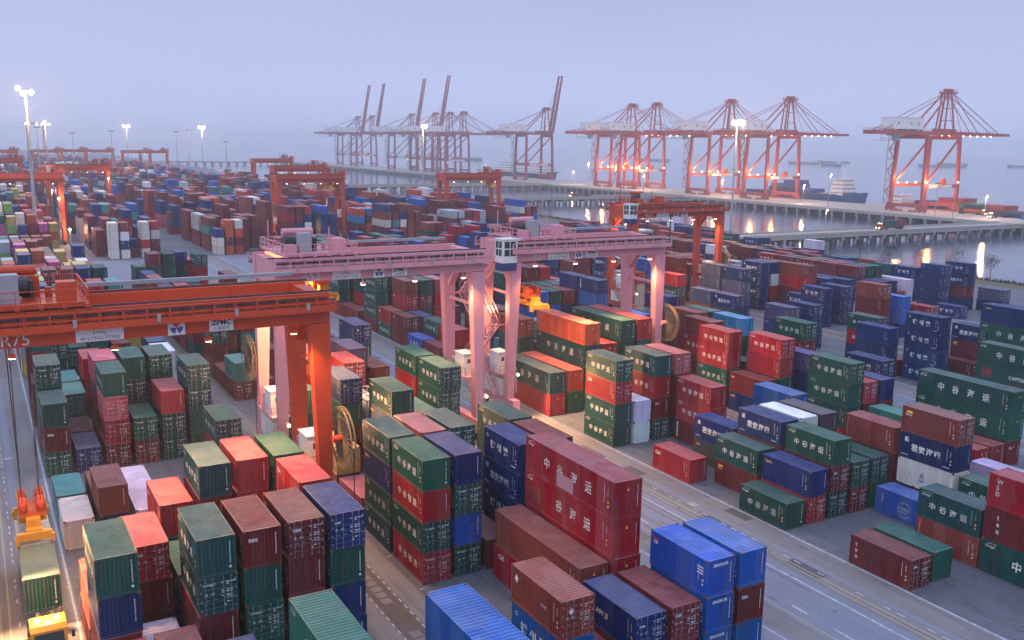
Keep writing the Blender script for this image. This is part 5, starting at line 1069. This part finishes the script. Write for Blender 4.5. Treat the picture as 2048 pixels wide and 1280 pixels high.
for i, Y in enumerate((300, 425, 500, 590, 690)):   # light of the wharf floods, each a real lamp on a short post
    post('low wharf lamp post under the quay cranes, %s' % ('nearest the jetty corner', 'left of nearest crane', 'beside the ship bow', 'between two near cranes', 'left of the near group')[i], 462, Y, 12, 0, True, 14000)

# ------------------------------------------------------------------ ships
def hull(L, Bm, z0, zd, zb, n=14, bow=0.28):
    """hull along -Y (bow at y=-L/2); returns builder"""
    mb = MB(); rows = []
    for i in range(n+1):
        t = i/n; y = -L/2+L*t; w = Bm/2*(1-(max(0, (bow-t))/bow)**2.2) if t < bow else Bm/2*(1-0.25*max(0, (t-0.88)/0.12)**2)
        dz = zb*max(0, (bow-t)/bow)**1.4; ov = -3.0*max(0, (bow-t)/bow)**2
        rows.append([(-w*0.82, y, z0), (-w, y+ov, zd+dz), (w, y+ov, zd+dz), (w*0.82, y, z0)])
    for a, b_ in zip(rows[:-1], rows[1:]):
        for k_ in range(3): mb.poly([a[k_], b_[k_], b_[k_+1], a[k_+1]], 1 if k_ == 1 else 0)
    mb.poly(rows[0][::-1]); mb.poly(rows[-1]); return mb
def ship(label, X, Y, L, Bm, zd, hc, deckm, rz=0, house=None, hh=8, hl=9, zb=2.5, cargo=None, name=None, cat='cargo ship', group=None, mast_h=7, housew=0.85):
    g = thing('cargo_ship', label, cat, (X, Y, WZ), rz, group)
    hull(L, Bm, -0.6, zd, zb).build('hull', [hc, deckm], g)
    if house is not None:
        mb = MB(); y = house; w = Bm*housew/2; nf = max(2, int(hh/2.7))
        for i in range(nf): q = 1-0.09*i; mb.box(-w*q, y-hl/2*q, zd+i*2.7, w*q, y+hl/2*q, zd+(i+1)*2.7-0.15); mb.box(-w*q-0.25, y-hl/2*q-0.25, zd+(i+1)*2.7-0.15, w*q+0.25, y+hl/2*q+0.25, zd+(i+1)*2.7)
        q = 1-0.09*(nf-1); mb.box(-Bm/2, y-1.5, zd+nf*2.7, Bm/2, y+1.5, zd+nf*2.7+0.2)
        mb.tube((0, y, zd+nf*2.7), (0, y, zd+nf*2.7+mast_h), 0.22, n=6); mb.beam((-2, y, zd+nf*2.7+mast_h*0.6), (2, y, zd+nf*2.7+mast_h*0.6), 0.15)
        ho = mb.build('deckhouse', MAT['white'], g)
        mb = MB()
        for i in range(nf):
            q = 1-0.09*i
            for s_ in (-1, 1):
                k_ = 0
                while k_ < hl*q-1.6: mb.box(*sorted((s_*(w*q-0.05), s_*(w*q+0.03)))[:1], y-hl/2*q+0.6+k_, zd+i*2.7+1.1, sorted((s_*(w*q-0.05), s_*(w*q+0.03)))[1], y-hl/2*q+1.5+k_, zd+i*2.7+2.0); k_ += 1.7
            k_ = 0
            while k_ < 2*w*q-1.4: mb.box(-w*q+0.5+k_, y-hl/2*q-0.03, zd+i*2.7+1.1, -w*q+1.5+k_, y-hl/2*q+0.05, zd+i*2.7+2.0); k_ += 1.6
        mb.build('window', MAT['glass'], ho)
    if cargo:
        for (x0, x1, y0, y1, z0, z1, mm) in cargo: MB().box(x0, y0, zd+z0, x1, y1, zd+z1-0.05).build('cargo', mm, g)
    if name:
        mb = MB(); put_text(mb, name, 2.0, (-Bm/2*0.93, -L*0.22, zd-1.0), (0,-1,0), (0,0,1), 0, 0.02); mb.build('ship_name', MAT['mark'], g)
    return g
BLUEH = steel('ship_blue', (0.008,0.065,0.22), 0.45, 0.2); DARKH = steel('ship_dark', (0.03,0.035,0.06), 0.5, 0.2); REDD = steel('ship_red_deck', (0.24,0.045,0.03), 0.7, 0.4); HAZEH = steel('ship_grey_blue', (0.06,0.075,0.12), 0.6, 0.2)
cB = plain('cargo_blue', (0.02,0.06,0.25), 0.6); cG = plain('cargo_green', (0.05,0.16,0.12), 0.6); cR = plain('cargo_red', (0.30,0.04,0.03), 0.6); cN = plain('cargo_navy', (0.015,0.025,0.09), 0.6)
ship('blue cargo ship moored at the wharf, white bridge near its bow', 516.5, 474, 104, 17, 8.6, BLUEH, REDD, 0, -34, 11, 11, 2.6, [(-7, 7, 0, 28, 0.4, 3.2, cN), (-7, 7, 2, 16, 3.2, 5.8, cB), (-7, 7, 16, 26, 3.2, 5.8, cG), (-7, 7, 3, 14, 5.8, 8.4, cB), (-7, 7, -12, -2, 0.4, 3.0, cB)], '振兴之星')
ship('dark container ship alongside the nearest quay crane, red and green boxes on deck', 514, 352, 92, 16, 6.2, DARKH, REDD, math.pi, -38+0*1, 8, 8, 1.5, [(-7, 7, -10, 6, 0.3, 2.9, cR), (-7, 7, 6, 20, 0.3, 2.9, cG), (-7, 7, -24, -11, 0.3, 2.9, cN), (-7, 7, 20, 34, 0.3, 2.9, cR), (-7, 7, -8, 8, 2.9, 5.5, cR)])
g = ship('white multi-deck ship with rows of windows behind the raised boom crane', 520, 870, 120, 20, 9, DARKH, REDD, 0, 0, 12, 105, 2, housew=0.98)
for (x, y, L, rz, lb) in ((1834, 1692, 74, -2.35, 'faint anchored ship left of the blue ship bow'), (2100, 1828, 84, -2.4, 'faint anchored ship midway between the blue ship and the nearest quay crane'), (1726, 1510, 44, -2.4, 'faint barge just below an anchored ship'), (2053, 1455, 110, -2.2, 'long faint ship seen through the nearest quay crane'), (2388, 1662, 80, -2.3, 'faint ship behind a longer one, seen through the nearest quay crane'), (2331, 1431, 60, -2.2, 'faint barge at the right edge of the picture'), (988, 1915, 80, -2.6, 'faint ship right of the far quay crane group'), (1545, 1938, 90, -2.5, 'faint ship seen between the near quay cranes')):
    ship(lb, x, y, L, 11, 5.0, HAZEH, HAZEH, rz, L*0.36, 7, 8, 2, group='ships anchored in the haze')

# ------------------------------------------------------------------ trucks
def truck(label, X, Y, rz, base=0.0, boxes=(('G', -6.2, 6.058),), cabc=None, lampon=True, power=0, trailer=12.6):
    """terminal tractor with a skeletal trailer, heading to -Y"""
    g = thing('container_truck', label, 'truck', (X, Y, base), rz, 'container trucks'); cm = cabc or MAT['yellow']
    mb = MB()
    for s_ in (-0.45, 0.45): mb.box(s_-0.1, -3.4, 0.75, s_+0.1, trailer, 1.0); mb.box(s_-0.12, 0.6, 1.05, s_+0.12, trailer, 1.42)
    for y in (0.8, trailer*0.5, trailer-0.1): mb.box(-1.2, y-0.1, 1.15, 1.2, y+0.1, 1.45)
    mb.build('chassis', MAT['dark'], g)
    wm = MB()
    for y in (-2.6, 0.9, trailer-2.6, trailer-1.3):
        for s_ in (-1, 1): wm.tube((s_*0.72, y, 0.52), (s_*1.2, y, 0.52), 0.52, n=16)
    wm.build('wheel', MAT['rubber'], g)
    mb = MB(); pts = [(-3.75, 0.7), (-3.75, 1.35), (-3.55, 2.55), (-3.2, 2.8), (-1.75, 2.8), (-1.7, 0.7)]
    for s_ in (-1, 1): mb.poly([(s_*1.1, y, z) for y, z in (pts if s_ > 0 else pts[::-1])])
    for (a, b_), (c_, d_) in zip(pts, pts[1:]+pts[:1]): mb.poly([(-1.1, a, b_), (-1.1, c_, d_), (1.1, c_, d_), (1.1, a, b_)])
    mb.box(-1.2, -3.9, 0.45, 1.2, -3.7, 0.8); co = mb.build('cab', cm, g)
    mb = MB().poly([(-0.92, -3.765, 1.45), (0.92, -3.765, 1.45), (0.88, -3.60, 2.4), (-0.88, -3.60, 2.4)])
    for s_ in (-1, 1): mb.poly([(s_*1.112, -3.4, 1.5), (s_*1.112, -2.2, 1.5), (s_*1.112, -2.2, 2.4), (s_*1.112, -3.2, 2.4)])
    mb.build('window', MAT['glass'], co)
    mb = MB()
    for s_ in (-1, 1): mb.beam((s_*1.1, -3.5, 2.3), (s_*1.45, -3.7, 2.3), 0.05); mb.box(s_*1.45-0.1, -3.74, 1.85, s_*1.45+0.1, -3.68, 2.35)
    mb.build('mirror', MAT['black'], co)
    mb = MB()
    for s_ in (-1, 1): mb.box(s_*0.85-0.14, -3.93, 0.85, s_*0.85+0.14, -3.76, 1.05)
    for s_ in (-0.6, 0.6): mb.box(s_-0.12, -2.5, 2.8, s_+0.12, -2.3, 2.95)
    mb.build('lamp', MAT['lamps'], co)
    if power: lamp_light(co, (0, -2.4, 3.3), power, None, 0.15)
    mb = MB().box(-0.9, -1.6, 0.9, -0.2, -0.4, 1.7).tube((0.9, -1.3, 0.9), (0.9, -1.3, 3.0), 0.09, n=8); mb.box(0.1, -1.5, 1.0, 0.7, -0.6, 1.4); mb.build('engine_deck', MAT['dark'], g)
    return g
tk = truck('yellow terminal tractor at lower left hauling two small containers, its roof lamps lit', 2.2, 67.9, 0, power=450)
for i, (c_, y, m_) in enumerate((('G', 72.75, 'z'), ('K', 79.1, 'm'))):
    d = dict(c=c_, door=False, m=m_, k=20, L=6.058, hz=1, x=2.2, y=y, z=1.46, b=1, r=0, bay=5, t=2, n=2)
    CUSTOM[(1, 0, 5, 2)] = ('dark green container with patched yellow-lit roof, on the lower left truck trailer', 'cream container under the yellow spreader, rear one on the lower left truck')[i]
    build_container(d)
t2 = truck('orange truck driving along the nearest jetty with a green and a brown container', 349, 273.5, -math.pi/2, 0.0, power=0, cabc=MAT['orange'])
for i, (c_, dx) in enumerate((('G', 4.0), ('M', 10.2))):
    d = dict(c=c_, door=False, m='m', k=20, L=6.058, hz=1, x=349+dx-0.1, y=273.5, z=1.46, b=8, r=0, bay=40, t=2+i, n=3)
    CUSTOM[(8, 0, 40, 2+i)] = ('green container behind the cab of the truck on the jetty', 'brown container at the rear of the truck on the jetty')[i]
    o = build_container(d); o.rotation_euler = (0, 0, -math.pi/2)
truck('small orange truck parked at the foot of the nearest quay crane', 485, 318, 0, cabc=MAT['orange']); truck('orange truck with empty trailer on the second jetty', 352, 523, -math.pi/2, cabc=MAT['orange']); truck('dark truck waiting on the wharf right of the nearest quay crane', 470, 300, -math.pi/2, cabc=MAT['grey'])
bw = thing('wharf_container', 'pair of stacked long containers on the wharf beside the nearest crane', 'containers', (490, 300, 0)) if False else None
for i, (x, y, z, c_, lb) in enumerate(((487, 312, 0.01, 'M', 'maroon long container on the wharf right of the nearest quay crane, bottom one'), (492.5, 326, 0.01, 'O', 'orange long container on the wharf behind a maroon one'), (492.5, 326, 2.62, 'G', 'green long container stacked on an orange one on the wharf'), (478, 283, 0.01, 'L', 'blue long container at the right edge of the wharf'), (484, 299, 0.01, 'B', 'navy long container on the wharf near the parked trucks'))):
    d = dict(c=c_, door=False, m='.', k=40, L=12.192, hz=1, x=x, y=y, z=z, b=8, r=1, bay=50+i, t=1, n=1); CUSTOM[(8, 1, 50+i, 1)] = lb; build_container(d)

# ------------------------------------------------------------------ shore trees
BARK = steel('bark', (0.075,0.055,0.045), 0.9, 0.3); LEAF = steel('sparse_leaf', (0.060,0.055,0.030), 0.8, 0.3, (0.10,0.07,0.04), 2)
def tree(label, X, Y, H, seed):
    rr = random.Random(seed); g = thing('young_tree', label, 'tree', (X, Y, 0), rr.uniform(0, 6), 'young trees along the shore')
    mb = MB().tube((0, 0, 0), (0.1, 0, H*0.5), 0.13, 0.08, 7); tips = []
    for i in range(9):
        a = i*2.4+rr.uniform(-.4, .4); z = H*(0.38+0.05*i); l = H*rr.uniform(0.2, 0.33)*(1-0.05*i); q = (0.1+l*math.cos(a), l*math.sin(a), z+l*rr.uniform(0.6, 1.1))
        mb.tube((0.1, 0, z), q, 0.05, 0.02, 5); tips.append(q)
        for k_ in range(3): e_ = (q[0]+rr.uniform(-.6, .6), q[1]+rr.uniform(-.6, .6), q[2]+rr.uniform(0, .7)); mb.tube(q, e_, 0.02, 0.01, 4); tips.append(e_)
    mb.tube((0.1, 0, H*0.5), (0.15, 0.1, H*0.9), 0.08, 0.02, 6); tips.append((0.15, 0.1, H*0.9)); mb.build('trunk', BARK, g)
    lf = MB()
    for t_ in tips:
        for k_ in range(rr.choice((4, 9, 16))):
            c_ = Vector(t_)+Vector((rr.gauss(0, .42), rr.gauss(0, .42), rr.gauss(0.1, .35))); s_ = rr.uniform(.09, .2); u = Vector((rr.gauss(0,1), rr.gauss(0,1), rr.gauss(0,1))).normalized(); v_ = u.orthogonal().normalized()
            lf.poly([c_-u*s_, c_+v_*s_*0.7, c_+u*s_, c_-v_*s_*0.7])
    lf.build('crown', LEAF, g)
for i, (Y, lb) in enumerate(((209, 'bare young tree by the water, leftmost of the shore row right of the jetty'), (197, 'thin young tree before the left lamp reflection on the water'), (186, 'leafy young tree right of the left lamp reflection'), (175, 'small young tree left of the first tall navy stack'), (163, 'young tree half hidden behind the tall navy stack'), (153, 'young tree right of the second tall navy stack'), (141, 'young tree at the right edge of the picture'), (324, 'dark young tree alone by the water between two gantry cranes'))):
    tree(lb, SHORE-1.6, Y, 6.2+(i*37 % 10)*0.12, 40+i)

# ------------------------------------------------------------------ haze
m = bpy.data.materials.new('haze'); m.use_nodes = True; t = m.node_tree; t.nodes.clear()
o_ = N(t, 'ShaderNodeOutputMaterial'); pv = N(t, 'ShaderNodeVolumePrincipled')
pv.inputs['Color'].default_value = (0.96, 0.985, 1.0, 1); pv.inputs['Density'].default_value = 0.00030; pv.inputs['Anisotropy'].default_value = 0.55
t.links.new(pv.outputs[0], o_.inputs['Volume'])
mb = MB().box(-9100, -700, -10.2, 9600, 14100, 118); ho = mb.build('haze', m); ho['kind'] = 'stuff'
